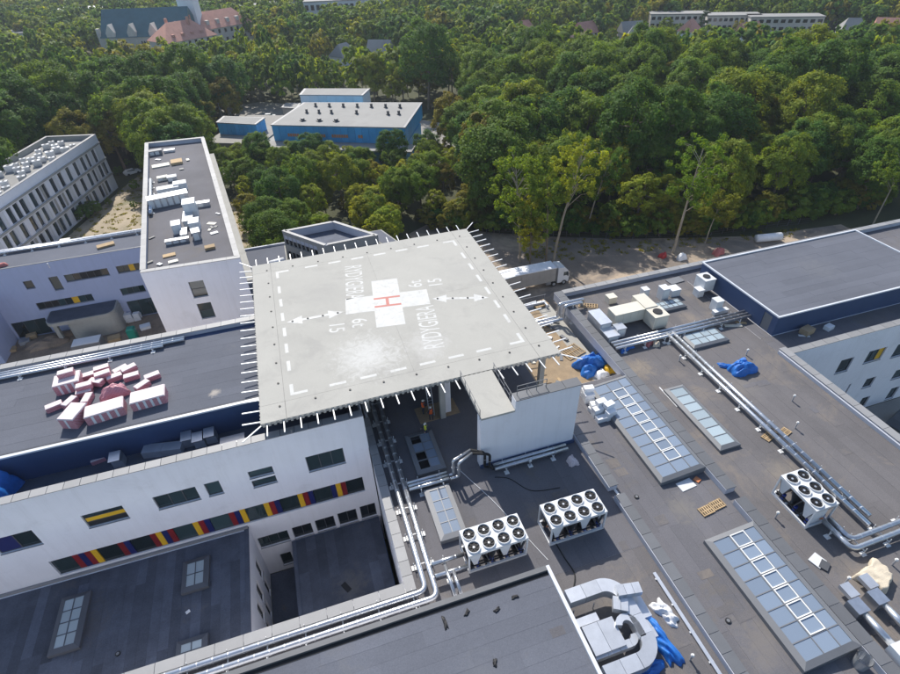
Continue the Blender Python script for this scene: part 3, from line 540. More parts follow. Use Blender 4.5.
lettering('RYDYGIERA', gp(600, 348), 2.9, A1, .48); lettering('RYDYGIERA', gp(369, 214), 2.9, A2, .48)
lettering('15', gp(617, 217), 2.3, A1, .8); lettering('6t', gp(556, 221), 2.3, A1, .8); lettering('15', gp(318, 352), 2.3, A2, .8); lettering('6t', gp(386, 337), 2.3, A2, .8)
# ramp at the front edge, with guard rail
ra = thing('access_ramp', 'short concrete access ramp with guard rails at the near edge of the landing deck', 'ramp', (12.5, 31.5, 17.7))
MB().box(10.98, 14.02, 28.95, PY0-.1, 17.78, 17.99).build('slab', 'pad', ra); MB().box(11.3, 13.7, 29.9, PY0-.1, 17.4, 17.775).build('beam', 'concrete', ra)
for sx in (10.9, 14.1):
    y = 29.1
    while y < PY0:
        MB().bar((sx, y, 17.8), (sx, y, 19.0), .05).build('rail_post', 'frame_grey', ra); y += 1.25
    for z in (18.4, 18.95): MB().bar((sx, 29.1, z), (sx, PY0-.2, z), .045).build('rail', 'frame_grey', ra)
gr = thing('guard_rail', 'steel tube guard rails along the coping of the white screen wall', 'railing', (17, 29.5, 19.07))
for x in (14.4, 15.3, 16.2, 17.1): MB().bar((x, 29.6, 19.07), (x, 29.6, 20.1), .05).build('rail_post', 'frame_grey', gr)
for z in (19.6, 20.08): MB().bar((14.4, 29.6, z), (17.1, 29.6, z), .05).build('rail', 'frame_grey', gr)
# ------------------------------------------------------------------ tower-like wing on the left
tq = [at(140, 273, 14), at(240, 258, 14), at(204, 137, 14), at(145, 143, 14)]
tb = thing('stair_block', 'pale block with a cluttered dark flat roof and two tall windows facing the landing deck', 'building', (-18, 100, G))
fl, fr_, br, bl = [Vector((p.x, p.y, 0)) for p in tq]
def inset(q, d):
    c = sum(q, Vector())/4; out = []
    for i in range(4):
        a, b, c_ = q[i-1], q[i], q[(i+1) % 4]; u1 = (a-b).normalized(); u2 = (c_-b).normalized(); out.append(b+(u1+u2)*d)
    return out
def skin4(par, q, z0, z1, mat, holes0=(), depth=.22):               # four outer walls, openings only in the first
    Ps = []
    for i in range(4):
        a, b = q[i], q[(i+1) % 4]; Ps.append(facade(par, a, b-a, (b-a).length, z0, z1, holes0 if i == 0 else [], mat, depth))
    return Ps
wF = (fr_-fl).length
hs = [(5.4, 7.4, 8.8, 11.45), (5.4, 7.35, 5.05, 7.7), (5.5, 7.4, .6, 3.6)]
Pt = skin4(tb, [fl, fr_, br, bl], G, 14, 'render', hs)[0]
for h in hs: window(tb, Pt, h, rows=2)
i4 = inset([fl, fr_, br, bl], .35); MB().prism([p[:2] for p in i4], G, 13.2).build('roof_deck', 'bitumen', tb)
def ring(par, q, qi, z0, z1, name, mat):
    for i in range(4):
        j = (i+1) % 4; MB().prism([q[i][:2], q[j][:2], qi[j][:2], qi[i][:2]], z0, z1).build(name, mat, par)
ring(tb, inset([fl, fr_, br, bl], .02), inset([fl, fr_, br, bl], .6), 13.21, 13.99, 'parapet', 'face_light')
def ring_caps(par, q, wd, z, mat, seg=2.0, t=.08):
    for i in range(4):
        a, b = q[i], q[(i+1) % 4]; L = (b-a).length; n = max(1, round(L/seg)); d_ = (b-a)/L; nn = Vector((-d_.y, d_.x, 0)); ins = .0 if i % 2 == 0 else wd+.004
        L2 = L-2*ins
        for k in range(n):
            p0, p1 = a+d_*(ins+L2*k/n+.012), a+d_*(ins+L2*(k+1)/n-.012); MB().prism([(p0-nn*.05)[:2], (p1-nn*.05)[:2], (p1+nn*wd)[:2], (p0+nn*wd)[:2]], z, z+t).build('coping', mat, par)
ring_caps(tb, [fl, fr_, br, bl], .72, 14.0, 'cap_light')
# outer gallery ledge along the tower's right side
d_ = (br-fr_).normalized(); n_ = Vector((d_.y, -d_.x, 0))
MB().prism([(fr_+n_*.02)[:2], (fr_+n_*1.0)[:2], (br+n_*1.0)[:2], (br+n_*.02)[:2]], 9.6, 10.2).build('ledge', 'concrete', tb)
# ------------------------------------------------------------------ left wing with canopy
aw = thing('rear_wing', 'shaded white rear wing with yellow-panelled window strips behind the building yard', 'building', (-40, 95, G)); YA = 90.7
AX = -76; hsA = [(-44.25, -42.95, 5.65, 7.1), (-40.6, -39.25, 4.6, 7.1), (-38.35, -31.9, 5.7, 7.05), (-30.6, -27, 5.7, 7.05), (-44.27, -35.9, 1.55, 2.9), (-31.55, -27.8, 1.55, 2.86), (-49.3, -44.2, -3.1, 0), (-31.5, -26.5, -3.1, .2)]
hsA = [(a-AX, b-AX, c, d) for a, b, c, d in hsA]; Pa = facade(aw, (AX, YA), (1, 0), -24.2-AX, G, 9.75, hsA, 'render_shaded')
cfg = [(1, None), (1, None), (6, {(2, 0): 'black', (3, 0): 'black', (4, 0): 'black'}), (4, {(2, 0): 'panel_yellow'}), (8, {(5, 0): 'panel_yellow', (1, 0): 'black', (2, 0): 'black'}), (4, None), (3, None), (3, None)]
for h, (c_, sp) in zip(hsA, cfg): window(aw, Pa, h, cols=c_, special=sp)
B('body', 'render_shaded', aw, AX, -24.3, YA+.4, 97.8, G, 9.2); B('end_wall', 'render_shaded', aw, -24.28, -24.2, YA+.01, 97.8, G, 9.74); B('roof', 'bitumen_blue', aw, AX, -24.3, YA+.25, 97.4, 9.205, 9.62)
B('rear_parapet', 'face_light', aw, AX, -24.3, 97.42, 97.9, 9.21, 9.9); capping(aw, AX, -24.3, YA-.05, YA+.2, 9.76, mat='cap_slate', t=.06, seg=2.5)
# projecting wing at the left edge of the frame
B('side_wing', 'render_shaded', aw, AX, -49.6, 84.2, YA-.02, G, 6.0)
# rounded entrance canopy
cn = thing('entrance_canopy', 'bare concrete entrance porch with a rounded dark roof in the building yard', 'porch', (-38, 88.5, G))
cx0, cx1, cy0, cy1 = -43.0, -32.6, 86.6, 90.6
def rrect(x0, x1, y0, y1, r): return [(x1, y1), (x0, y1)]+[(x0+r-r*math.sin(a), y0+r-r*math.cos(a)) for a in [R(90-15*i) for i in range(7)]]+[(x1-r+r*math.sin(a), y0+r-r*math.cos(a)) for a in [R(15*i) for i in range(7)]]
MB().prism(rrect(cx0, cx1, cy0, cy1, 1.5), .3, .9).build('roof_edge', 'concrete', cn); MB().prism(rrect(cx0+.2, cx1-.2, cy0+.2, cy1, 1.3), .902, 1.0).build('roof', 'bitumen_dark', cn)
MB().prism(rrect(-40.3, cx1+.1, cy0+.15, cy1, 1.4), G+.03, .299).build('curved_wall', 'concrete', cn); B('pier', 'concrete', cn, -42.3, -41.7, 87.4, 88.0, G+.03, .299)
# ------------------------------------------------------------------ office block, far left
Eo = Vector((-44.1, 158.1, 0)); do = Vector((.273, .962, 0)); no = Vector((.962, -.273, 0)); LO, WO = 54.0, 12.4
ob_ = thing('office_block', 'three-storey concrete-framed block with a roof crowded with grey cooling units', 'building', (-56, 132, G))
q = [Eo-do*LO, Eo, Eo-no*WO, Eo-no*WO-do*LO]; hsO = []
random.seed(3)
for z0_, z1_ in ((5.0, 8.2), (1.2, 4.3), (-2.9, .3)):
    u = 1.0
    while u < LO-2: hsO.append((u, u+1.6, z0_, z1_)); u += 2.2 if random.random() < .45 else 3.3
Po = facade(ob_, q[0], do, LO, G, 10.7, hsO, 'render', .35)
for h in hsO: window(ob_, Po, h, depth=.35, cols=2 if random.random() < .4 else 1, frame='frame_dark')
for i in (1, 2, 3): facade(ob_, q[i], q[(i+1) % 4]-q[i], (q[(i+1) % 4]-q[i]).length, G, 10.7, [], 'render')
MB().prism([p[:2] for p in inset(q, .45)], G, 9.6).build('roof_deck', 'grey_roof', ob_); ring(ob_, inset(q, .02), inset(q, .5), 9.61, 10.69, 'parapet', 'concrete'); ring_caps(ob_, q, .6, 10.7, 'cap_light', 3)
for z in (8.5, 4.65, .65):                                          # projecting storey ledges
    MB().prism([(q[0]+no*.01)[:2], (q[1]+no*.01)[:2], (q[1]+no*.25)[:2], (q[0]+no*.25)[:2]], z, z+.35).build('ledge', 'concrete', ob_)
for h in hsO:                                                       # pale infill panels beside the windows
    if h[1]+1.2 < LO and random.random() < .6:
        a_ = q[0]+do*(h[1]+.1); b_ = q[0]+do*(h[1]+.85); MB().prism([(a_+no*.01)[:2], (b_+no*.01)[:2], (b_+no*.04)[:2], (a_+no*.04)[:2]], h[2]+.1, h[3]).build('infill_panel', 'panel_white' if random.random() < .7 else 'concrete', ob_)
# ------------------------------------------------------------------ small diamond annex behind the deck and its link roofs
an = thing('annex', 'small dark-glazed annex with sunken flat roof set at an angle behind the landing deck', 'building', (4, 84, G))
qa = [Vector((-3.14, 87.57, 0)), Vector((3.0, 79.7, 0)), Vector((11.9, 80.24, 0)), Vector((5.75, 88.17, 0))]
L0 = (qa[1]-qa[0]).length; hsN = [(k*1.0+.25, k*1.0+1.1, z, z+1.7) for k in range(int(L0)-1) for z in (7.6, 4.6, 1.6)]
Pn = skin4(an, qa, G, 10, 'concrete', hsN)[0]
for h in hsN: window(an, Pn, h, pane='window_dark')
MB().prism([p[:2] for p in inset(qa, .4)], G, 8.6).build('roof_deck', 'bitumen_dark', an); ring(an, inset(qa, .02), inset(qa, .4), 8.61, 9.99, 'parapet', 'face_light'); ring_caps(an, qa, .5, 10, 'cap_light')
lk = thing('link_roof', 'low flat link roof between the pale block and the angled annex', 'building', (-6, 84, G)); B('body', 'concrete', lk, -10.3, -3.3, 74, 91.2, G, 5.8); B('roof', 'bitumen_blue', lk, -10.0, -3.5, 74.2, 90.9, 5.805, 5.84); B('parapet', 'face_light', lk, -10.3, -3.3, 90.92, 91.2, 5.81, 6.15)
lk2 = thing('link_roof', 'small shed roof right behind the angled annex', 'building', (13, 84, G)); MB().prism([(11.2, 84.5), (13.9, 79), (15.8, 80.3), (13.6, 87), (10.5, 87)], G, 7.5).build('body', 'concrete', lk2); MB().prism([(11.4, 84.6), (13.9, 79.4), (15.5, 80.4), (13.4, 86.8), (10.8, 86.8)], 7.505, 7.54).build('roof', 'bitumen_blue', lk2)
# ------------------------------------------------------------------ blue hall and the town behind
import numpy as np
hq = [at(271.5, 124.5, 7), at(404.3, 127.2, 7), at(421.4, 102.5, 7), at(304, 102.5, 7)]; hq = [Vector((p.x, p.y, 0)) for p in hq]
def clad_box(name, label, cat, q, z0, z1, wall, roof, rib=None, seg=2.0, group=None, grooves=True):
    c = sum(q, Vector())/len(q); t = thing(name, label, cat, (c.x, c.y, z0))
    n = len(q); area = sum(q[i].x*q[(i+1) % n].y-q[(i+1) % n].x*q[i].y for i in range(n))
    if area < 0: q = q[::-1]
    for i in range(n):
        a, b = q[i], q[(i+1) % n]; L = (b-a).length; k = max(1, round(L/seg)); d = (b-a)/L; nn = Vector((d.y, -d.x, 0))
        if grooves:
            for j in range(k):
                p0, p1 = a+d*(L*j/k+.05), a+d*(L*(j+1)/k-.05); MB().prism([p0[:2], p1[:2], (p1+nn*.12)[:2], (p0+nn*.12)[:2]], z0, z1-.3).build('cladding_panel', wall, t)
    MB().prism([p[:2] for p in q], z0, z1-.29).build('body', wall, t)
    MB().prism([(p+(p-c).normalized()*.35)[:2] for p in q], z1-.288, z1).build('roof_edge', 'cap_light', t)
    MB().prism([(p-(p-c).normalized()*.5)[:2] for p in q], z1+.002, z1+.03).build('roof', roof, t)
    return t
hall = clad_box('market_hall', 'long blue-clad hall with flat grey roof and rows of roof vents among trees', 'building', hq, 2.6, 7, 'blue_clad', 'grey_roof')
e1, e2 = (hq[1]-hq[0]), (hq[3]-hq[0])
for k, (u, v) in enumerate([(.15+.115*i, .8) for i in range(7)]+[(.15+.1*i, .5) for i in range(3)]+[(.55, .5), (.8, .48), (.88, .5)]+[(.2, .17), (.33, .17), (.46, .17)]):
    p = hq[0]+e1*u+e2*v; s = .55 if v > .2 else .9
    MB().obox((p.x, p.y, 7.031), (s*1.6, s*1.6, .25), .3).obox((p.x, p.y, 7.28), (s, s, .9 if v > .2 else .5), .3).build('roof_vent', 'frame_dark', hall)
ef = e1.normalized(); nf = Vector((ef.y, -ef.x, 0)); lq = [hq[0]-ef*3+nf*6, hq[1]+ef*3+nf*6, hq[1]+ef*3-nf*.0, hq[0]-ef*3]
base = thing('hall_base', 'lower blue storey with grey canopy along the front of the hall', 'building', (15, 150, G))
MB().prism([(hq[0]+nf*2)[:2], (hq[1]+nf*2)[:2], (hq[1]-nf*20)[:2], (hq[0]-nf*20)[:2]], G, 2.2).build('wall', 'blue_clad', base); MB().prism([(hq[0]-ef*19+nf*1)[:2], (hq[0]-ef*.5+nf*1)[:2], (hq[0]-ef*.5-nf*22)[:2], (hq[0]-ef*19-nf*22)[:2]], G, 2.2).build('wall', 'concrete', base); MB().prism([(hq[0]-ef*20+nf*3)[:2], (hq[0]-ef*3.1+nf*3)[:2], (hq[0]-ef*3.1-nf*24)[:2], (hq[0]-ef*20-nf*24)[:2]], 2.21, 2.56).build('deck', 'paving', base); MB().prism([p[:2] for p in lq], 2.21, 2.55).build('canopy', 'grey_roof', base)
for k in range(9):
    p = hq[0]+e1*((k+.5)/9)+nf*2.02; MB().obox((p.x, p.y, G+.8), (1.8, .1, 1.6), math.atan2(ef.y, ef.x)).build('window', 'window_dark', base)
for k in range(6):
    p = hq[0]+e1*(k/5)+nf*5.6; MB().cyl(p.x, p.y, G, 2.2, .15, 8).build('column', 'concrete', base)
for u0, n in ((.12, 5), (.36, 3), (.46, 7), (.66, 2), (.87, 4)):
    for k in range(n):
        p = hq[0]+e1*(u0+.018*k)+nf*.16; MB().obox((p.x, p.y, 3.9), (.55, .06, .8), math.atan2(ef.y, ef.x)).build('sign_block', 'orange_print', hall)
sq = [Vector(at(x, y, 6)[:2]+(0,)) if False else Vector((at(x, y, 6).x, at(x, y, 6).y, 0)) for x, y in ((217, 122), (255, 124), (264, 117.5), (224, 116))]
clad_box('blue_shed', 'small blue-clad shed left of the long hall', 'shed', sq, 2.6, 6, 'blue_clad', 'grey_roof', seg=1.4)
wq = [Vector((at(x, y, 8).x, at(x, y, 8).y, 0)) for x, y in ((300, 94.5), (362, 95), (369, 88.5), (305, 88.5))]
clad_box('grey_shed', 'plain pale grey shed behind the long blue hall', 'shed', wq, G, 8, 'panel_white', 'grey_roof', seg=3)
kq = [Vector((at(x, y, 1).x, at(x, y, 1).y, 0)) for x, y in ((282, 107), (296, 108), (300, 103), (286, 103))]; clad_box('kiosk', 'tiny grey kiosk at the left end of the grey shed', 'kiosk', kq, G, 1, 'concrete', 'grey_roof', grooves=False)
dq = [at(x, y, -1) for x, y in ((238, 146), (268, 149), (272, 144), (243, 141))]; dq = [Vector((p.x, p.y, 0)) for p in dq]; clad_box('grey_canopy', 'low grey flat canopy below the small blue shed', 'canopy', dq, G, -.6, 'blue_clad', 'grey_roof', grooves=False)
def hipped(par, c, L, W, z0, ze, zr, rz, wall, roof, hip=0.0, wn=6, rows=1, wz=None):
    """walls with windows and a pitched roof; ridge along local x"""
    ca, sa = math.cos(rz), math.sin(rz); T = lambda x, y, z: Vector((c[0]+x*ca-y*sa, c[1]+x*sa+y*ca, z))
    b = [T(-L/2, -W/2, 0), T(L/2, -W/2, 0), T(L/2, W/2, 0), T(-L/2, W/2, 0)]; MB().prism([p[:2] for p in b], z0, ze).build('wall', wall, par)
    o = .5; v = [T(-L/2-o, -W/2-o, ze-.2), T(L/2+o, -W/2-o, ze-.2), T(L/2+o, W/2+o, ze-.2), T(-L/2-o, W/2+o, ze-.2), T(-L/2-o+hip*(W/2), 0, zr), T(L/2+o-hip*(W/2), 0, zr)]
    rf = MB().add(v, [(0, 1, 5, 4), (1, 2, 5), (2, 3, 4, 5), (3, 0, 4), (3, 2, 1, 0)]).build('roof', roof, par)
    for r_ in range(rows):
        zz = z0+(ze-z0)*(r_+.35)/rows; hh = min(1.8, (ze-z0)/rows*.5) if wz is None else wz
        for k in range(wn):
            p = T(-L/2+L*(k+.5)/wn, -W/2-.03, 0); MB().obox((p.x, p.y, zz), (min(1.3, L/wn*.5), .1, hh), rz).build('window', 'window_dark', par)
    return T, rf
# church with green roof
ch = thing('church', 'large pale church with steep green roof and four gabled dormers', 'church', (-52, 330, G)); rz = math.atan2(-14, 47)
T, rf = hipped(ch, (-51, 342, 0), 42, 20, G, 9, 20, rz, 'stone', 'green_roof', 0)
for k in range(4):
    x = -16+k*10.5; p = T(x, -11.3, 0)
    a = [T(x-2.1, -10.2, 6), T(x+2.1, -10.2, 6), T(x+2.1, -10.2, 11), T(x, -10.2, 14.5), T(x-2.1, -10.2, 11)]; d = Vector((-math.sin(rz), math.cos(rz), 0))*6; n = 5
    MB().add(a+[p_+d for p_ in a], [(0, 1, 2, 3, 4), (9, 8, 7, 6, 5)]+[(i, 5+i, 5+(i+1) % 5, (i+1) % 5) for i in range(5)]).build('dormer', 'stone', ch)
    for j in (-1, 0, 1): q_ = T(x+j*1.3+5, -10.08, 0); MB().obox((q_.x, q_.y, 1), (.8, .12, 6), rz).build('tall_window', 'window_dark', ch)
bq = T(19, 8, 0); MB().obox((bq.x, bq.y, G), (8, 8, 34), rz).build('bell_tower', 'render', ch)
tt = T(-22, -9, 0); MB().obox((tt.x, tt.y, G), (2, 2, 16), rz, .8).build('turret', 'stone', ch)
RA = at(190, 62, G); RB_ = at(226, 50, G); RC = at(252, 40, G)
rd = thing('red_roofed_house', 'pale building with steep salmon-red hipped roof right of the church', 'building', (RA.x, RA.y, G))
T, rf = hipped(rd, (RA.x, RA.y, 0), 27, 17, G, 8, 15, R(35), 'stone', 'red_roof', .9, 8, 3)
for x, y in ((-5, 2), (4, -2), (8, 3)): p = T(x, y, 0); MB().obox((p.x, p.y, 12), (1.1, 1.1, 4.5), R(35)).build('chimney', 'red_roof', rd)
for k in range(4): p = T(-8+5*k, -6, 0); MB().obox((p.x, p.y, 9), (1.3, 2, 1.6), R(35)).build('dormer', 'red_roof', rd)
rd2 = thing('red_roofed_house', 'second salmon-roofed wing with dormers behind the first red roof', 'building', (RB_.x, RB_.y, G)); T, rf = hipped(rd2, (RB_.x, RB_.y, 0), 30, 15, G, 9, 16, R(35), 'stone', 'red_roof', .8, 8, 3)
for k in range(4): p = T(-10+6*k, -5, 0); MB().obox((p.x, p.y, 10.5), (1.6, 2, 2.0), R(35)).build('dormer', 'stone', rd2)
rd3 = thing('red_roofed_house', 'small red-roofed house at the far end of the salmon-roofed row', 'building', (RC.x, RC.y, G)); hipped(rd3, (RC.x, RC.y, 0), 14, 10, G, 7, 12, R(35), 'stone', 'red_roof', .7, 5, 2)
# white modern building at the top edge
wm = thing('white_block', 'big white modern building with glazed strip at the top edge', 'building', (55, 425, G))
def slab(par, c, L, W, z0, z1, rz, wall, rows, wn, roof='grey_roof'):
    MB().obox((c[0], c[1], z0), (L, W, z1-z0), rz).build('wall', wall, par); MB().obox((c[0], c[1], z1+.01), (L+.6, W+.6, .5), rz).build('roof', roof, par)
    for r_ in range(rows):
        for k in range(wn):
            lx, ly = -L/2+L*(k+.5)/wn, -W/2-.05; MB().obox((c[0]+lx*math.cos(rz)-ly*math.sin(rz), c[1]+lx*math.sin(rz)+ly*math.cos(rz), z0+(z1-z0)*(r_+.3)/rows), (L/wn*.6, .14, (z1-z0)/rows*.45), rz).build('window', 'window_dark', par)
slab(wm, (56, 424), 44, 22, G, 10, R(-12), 'panel_white', 2, 12); slab(wm, (88, 425), 14, 20, G, 14, R(-12), 'render', 3, 3)
HOUSES0 = []
for k, (px, py, L) in enumerate(((655, 31, 30), (707, 33, 26), (758, 35, 34))):
    p = at(px+20, py+3, G); f = thing('apartment_block', ('white long low apartment slab, nearest the red-roofed houses', 'middle one of the pale apartment slabs beyond the wood', 'pale apartment slab farthest right beyond the wood')[k], 'building', (p.x, p.y, G), 0, 'apartment slabs beyond the wood')
    HOUSES0.extend([p+Vector((-L*.35, L*.18, 0)), p, p+Vector((L*.35, -L*.18, 0))])
    slab(f, (p.x, p.y), L, 10, G, 6.6, R(-27), 'stone', 3, 10, 'grey_roof')
hs_ = [(523, 38, 'render', 'red_roof', 'white house with red roof left of the pine clump'), (540, 44, 'render', 'grey_roof', 'white house with grey roof beside the red one'), (570, 47, 'salmon', 'red_roof', 'salmon house with dark red roof among the far trees'), (583, 40, 'stone', 'red_roof', 'beige house with orange roof above the salmon one'),
       (636, 44, 'render', 'grey_roof', 'grey-roofed white house in front of the apartment slabs'), (686, 38, 'render', 'red_roof', 'small house with red roof before the middle slab'), (743, 42, 'render', 'red_roof', 'red-roofed house before the right slab'), (880, 38, 'render', 'red_roof', 'red-roofed white house at the right edge'), (628, 40, 'stone', 'grey_roof', 'dark-roofed house near the left slab end'),
       (346, 64, 'render', 'grey_roof', 'grey-gabled house behind the grey shed'), (382, 60, 'stone', 'grey_roof', 'grey-roofed house poking from trees behind the hall'), (845, 38, 'render', 'grey_roof', 'white bungalow with pale roof far right')]
random.seed(5); HOUSES = HOUSES0+[Vector((x_, 326, G)) for x_ in (-70, -60, -50, -40)]+[Vector((RA.x, RA.y-8, G)), Vector((RB_.x, RB_.y-8, G)), Vector((62, 415, G)), Vector((45, 418, G))]
for px, py, wl, rf_, lb in hs_:
    p = at(px, py+7, G); hsn = thing('house', lb, 'house', (p.x, p.y, G), 0, 'houses beyond the wood'); HOUSES.append(p); hipped(hsn, (p.x, p.y, 0), 10, 8, G, 3.6, 8.2, random.uniform(-.8, .8), wl, rf_, random.choice((0, .7)), 4, 2)
lr = thing('long_shed', 'long pale flat building among trees at the left edge', 'building', (-190, 330, G)); p = at(15, 50, G); slab(lr, (p.x-6, p.y+4), 70, 14, G, 5.5, R(-15), 'panel_white', 1, 14); HOUSES.append(p)
lr2 = thing('white_roofed_shed', 'white roofed low shed left of the church', 'building', (-120, 390, G)); p = at(92, 24, G); slab(lr2, (p.x, p.y), 36, 16, G, 7, R(-10), 'panel_white', 1, 8, 'panel_white'); HOUSES.append(p)
wt = at(285, 24, G); sm = thing('smokestack', 'slim dark chimney stack right of the red roofs', 'chimney', (wt.x, wt.y, G)); MB().cyl(wt.x, wt.y, G, 27, 2.0, 16, 1.6).build('shaft', 'frame_dark', sm)
wl2 = thing('long_shed', 'long white shed with many small windows right of the red roofs', 'building', (20, 390, G)); p = at(268, 18, G); slab(wl2, (p.x+4, p.y), 46, 12, G, 6, R(25), 'panel_white', 1, 12); HOUSES.append(p)
# ------------------------------------------------------------------ plant on the roofs
def chiller(label, loc, n, rz):
    t = thing('chiller', label, 'chiller', loc, rz, 'air-cooled chillers on the roofs'); L = 1.2*n; Wd = 2.25; Hh = 2.3
    def bl(nm, mt, mb): return mb.build(nm, mt, t, local=True)
    b = MB().box(-L/2, L/2, -Wd/2, -Wd/2+.16, .0, .22).box(-L/2, L/2, Wd/2-.16, Wd/2, 0, .22)
    for x in (-L/2, -L/6, L/6, L/2-.16): b.box(x, x+.16, -Wd/2+.16, Wd/2-.16, .01, .2)
    bl('base_frame', 'panel_white', b)
    for x in (-L/2+.06, L/2-.06):
        for y in (-Wd/2+.06, Wd/2-.06): bl('post', 'panel_white', MB().bar((x, y, .22), (x, y, Hh-.12), .12))
    bl('top_panel', 'panel_white', MB().box(-L/2, L/2, -Wd/2, Wd/2, Hh-.12, Hh+.12))
    for i in range(n):
        for j in (-1, 1):
            x, y = -L/2+1.2*(i+.5), j*Wd/4; rg = MB(); N_ = 24; ri, ro = .455, .52
            vs = []
            for (r_, z) in ((ro, Hh+.12), (ro-.02, Hh+.27), (ri, Hh+.27), (ri-.02, Hh+.10)): vs += [(x+r_*math.cos(2*math.pi*k/N_), y+r_*math.sin(2*math.pi*k/N_), z) for k in range(N_)]
            rg.add(vs, [(a*N_+k, a*N_+(k+1) % N_, (a+1)*N_+(k+1) % N_, (a+1)*N_+k) for a in range(3) for k in range(N_)]); fo = bl('fan', 'panel_white', rg)
            fb_ = MB().cyl(x, y, Hh+.121, Hh+.128, .455, 20); 
            for k in range(7):
                a = 2*math.pi*k/7; fb_.bar((x+.1*math.cos(a), y+.1*math.sin(a), Hh+.17), (x+.40*math.cos(a+.3), y+.40*math.sin(a+.3), Hh+.17), .10, .02)
            fb_.build('blades', 'black', fo, local=True); MB().cyl(x, y, Hh+.14, Hh+.22, .09, 10).build('hub', 'galv_dull', fo, local=True)
            g_ = MB()
            for r_ in (.18, .30): g_.tube([(x+r_*math.cos(2*math.pi*k/14), y+r_*math.sin(2*math.pi*k/14), Hh+.262) for k in range(15)], .008, 4)
            g_.build('guard', 'black', fo, local=True)
    for i in range(n):                                              # V-shaped coil banks
        x = -L/2+1.2*(i+.5)
        for s in (-1, 1):
            c_ = MB().add([(x+s*.12-.03, -Wd/2+.14, .75), (x+s*.12+.03, -Wd/2+.14, .75), (x+s*.55+.03, -Wd/2+.14, Hh-.13), (x+s*.55-.03, -Wd/2+.14, Hh-.13)]+[(x+s*.12-.03, Wd/2-.14, .75), (x+s*.12+.03, Wd/2-.14, .75), (x+s*.55+.03, Wd/2-.14, Hh-.13), (x+s*.55-.03, Wd/2-.14, Hh-.13)], [(0, 1, 2, 3), (7, 6, 5, 4), (0, 4, 5, 1), (1, 5, 6, 2), (2, 6, 7, 3), (3, 7, 4, 0)])
            bl('coil', 'frame_dark', c_)
        bl('gusset', 'panel_white', MB().add([(x-.14, -Wd/2+.13, .8), (x+.14, -Wd/2+.13, .8), (x+.5, -Wd/2+.13, Hh-.14), (x-.5, -Wd/2+.13, Hh-.14)], [(0, 1, 2, 3)])) if i % 2 == 0 else None
        for s in (-1, 1): bl('compressor', 'black', MB().cyl(x-.2, s*.65, .22, .85, .2, 12))
        bl('motor', 'blue_motor', MB().cyl(x+.2, -.75, .22, .72, .16, 12)); bl('motor', 'blue_motor', MB().cyl(x+.25, .75, .22, .72, .16, 12))
    bl('pipework', 'black', MB().tube([(-L/2+.2, -.9, .5), (L/2-.2, -.9, .5)], .07, 8)); bl('header', 'copper', MB().tube([(-L/2+.3, .2, .6), (L/2-.1, .2, .6), (L/2+.02, .2, .9)], .06, 8))
    bl('control_box', 'panel_white', MB().box(L/2-.42, L/2-.13, -.8, .5, .3, 1.9)); return t
def quadc(pts, z): q = [at(x, y, z) for x, y in pts]; return sum(q, Vector())/4
ga = lambda x, y: (440+x/3.214, 480+y/3.214)
c1 = quadc([ga(62, 165), ga(245, 108), ga(283, 185), ga(95, 248)], Z0+2.4); c2 = quadc([ga(318, 90), ga(495, 30), ga(540, 95), ga(358, 155)], Z0+2.4)
c3 = quadc([g6(440, 185), g6(500, 163), g6(590, 248), g6(535, 290)], Z0+2.4)
chiller('eight-fan white chiller nearest the silver twin pipes and the grey front roof', (c1.x, c1.y, Z0+.016), 4, 0)
chiller('eight-fan white chiller below the tall white screen wall', (c2.x, c2.y, Z0+.016), 4, 0)
chiller('six-fan white chiller standing alone on the right-hand roof', (c3.x, c3.y, Z0+.016), 3, R(-90))
def pipe_run(label, runs, r=.21, z=None, name='pipe_run', mat='galv', supports=2.4, zb=Z0+.02, bend=.6, group=None):
    p0 = Vector(runs[0][0]); t = thing(name, label, 'pipes', (p0.x, p0.y, zb), 0, group)
    for run in runs:
        pts = rounded(run, bend); fine = []
        MB().tube(pts, r, 14).build('pipe', mat, t, smooth=True)
        col = MB()
        for a, b in zip(run, run[1:]):
            a, b = Vector(a), Vector(b); L = (b-a).length; d = (b-a).normalized(); k = .9
            while k < L-.7: col.tube([a+d*(k-.03), a+d*(k+.03)], r+.012, 14); k += 1.0
        if col.v: tag(col.build('joint_band', 'galv_dull', t, smooth=False), kind='stuff')
    if supports:
        a, b = Vector(runs[0][0]), Vector(runs[0][1])
        for i in range(len(runs[0])-1):
            a, b = Vector(runs[0][i]), Vector(runs[0][i+1]); a2, b2 = Vector(runs[-1][i]), Vector(runs[-1][i+1])
            if abs(a.z-b.z) > .1: continue
            L = (b-a).length; k = 1.0; dd = (b-a).normalized()
            while k < L-.4:
                p = a+dd*k; off = (a2-a)-dd*((a2-a).dot(dd)); q_ = p+off; side = off.normalized() if off.length > .01 else Vector((-dd.y, dd.x, 0))
                if p.z-r-.1 > zb+.03:
                    mb = MB(); e_ = p-side*.35, q_+side*.35
                    mb.bar((e_[0].x, e_[0].y, p.z-r-.04), (e_[1].x, e_[1].y, p.z-r-.04), .08, .07)
                    for w_ in e_: mb.bar((w_.x, w_.y, zb), (w_.x, w_.y, p.z+r*.6), .05)
                    for w_ in e_: mb.obox((w_.x, w_.y, zb), (.4, .4, .06))
                    mb.build('support', 'steel_white', t)
                k += supports
    return t
zp = Z0+.62
pipe_run('long silver twin pipes along the inner court, turning left at the corner', [[(3.15, 43.5, zp), (3.15, 19.45, zp), (XL, 19.45, zp)], [(3.85, 43.5, zp), (3.85, 18.75, zp), (XL, 18.75, zp)]], supports=2.6)
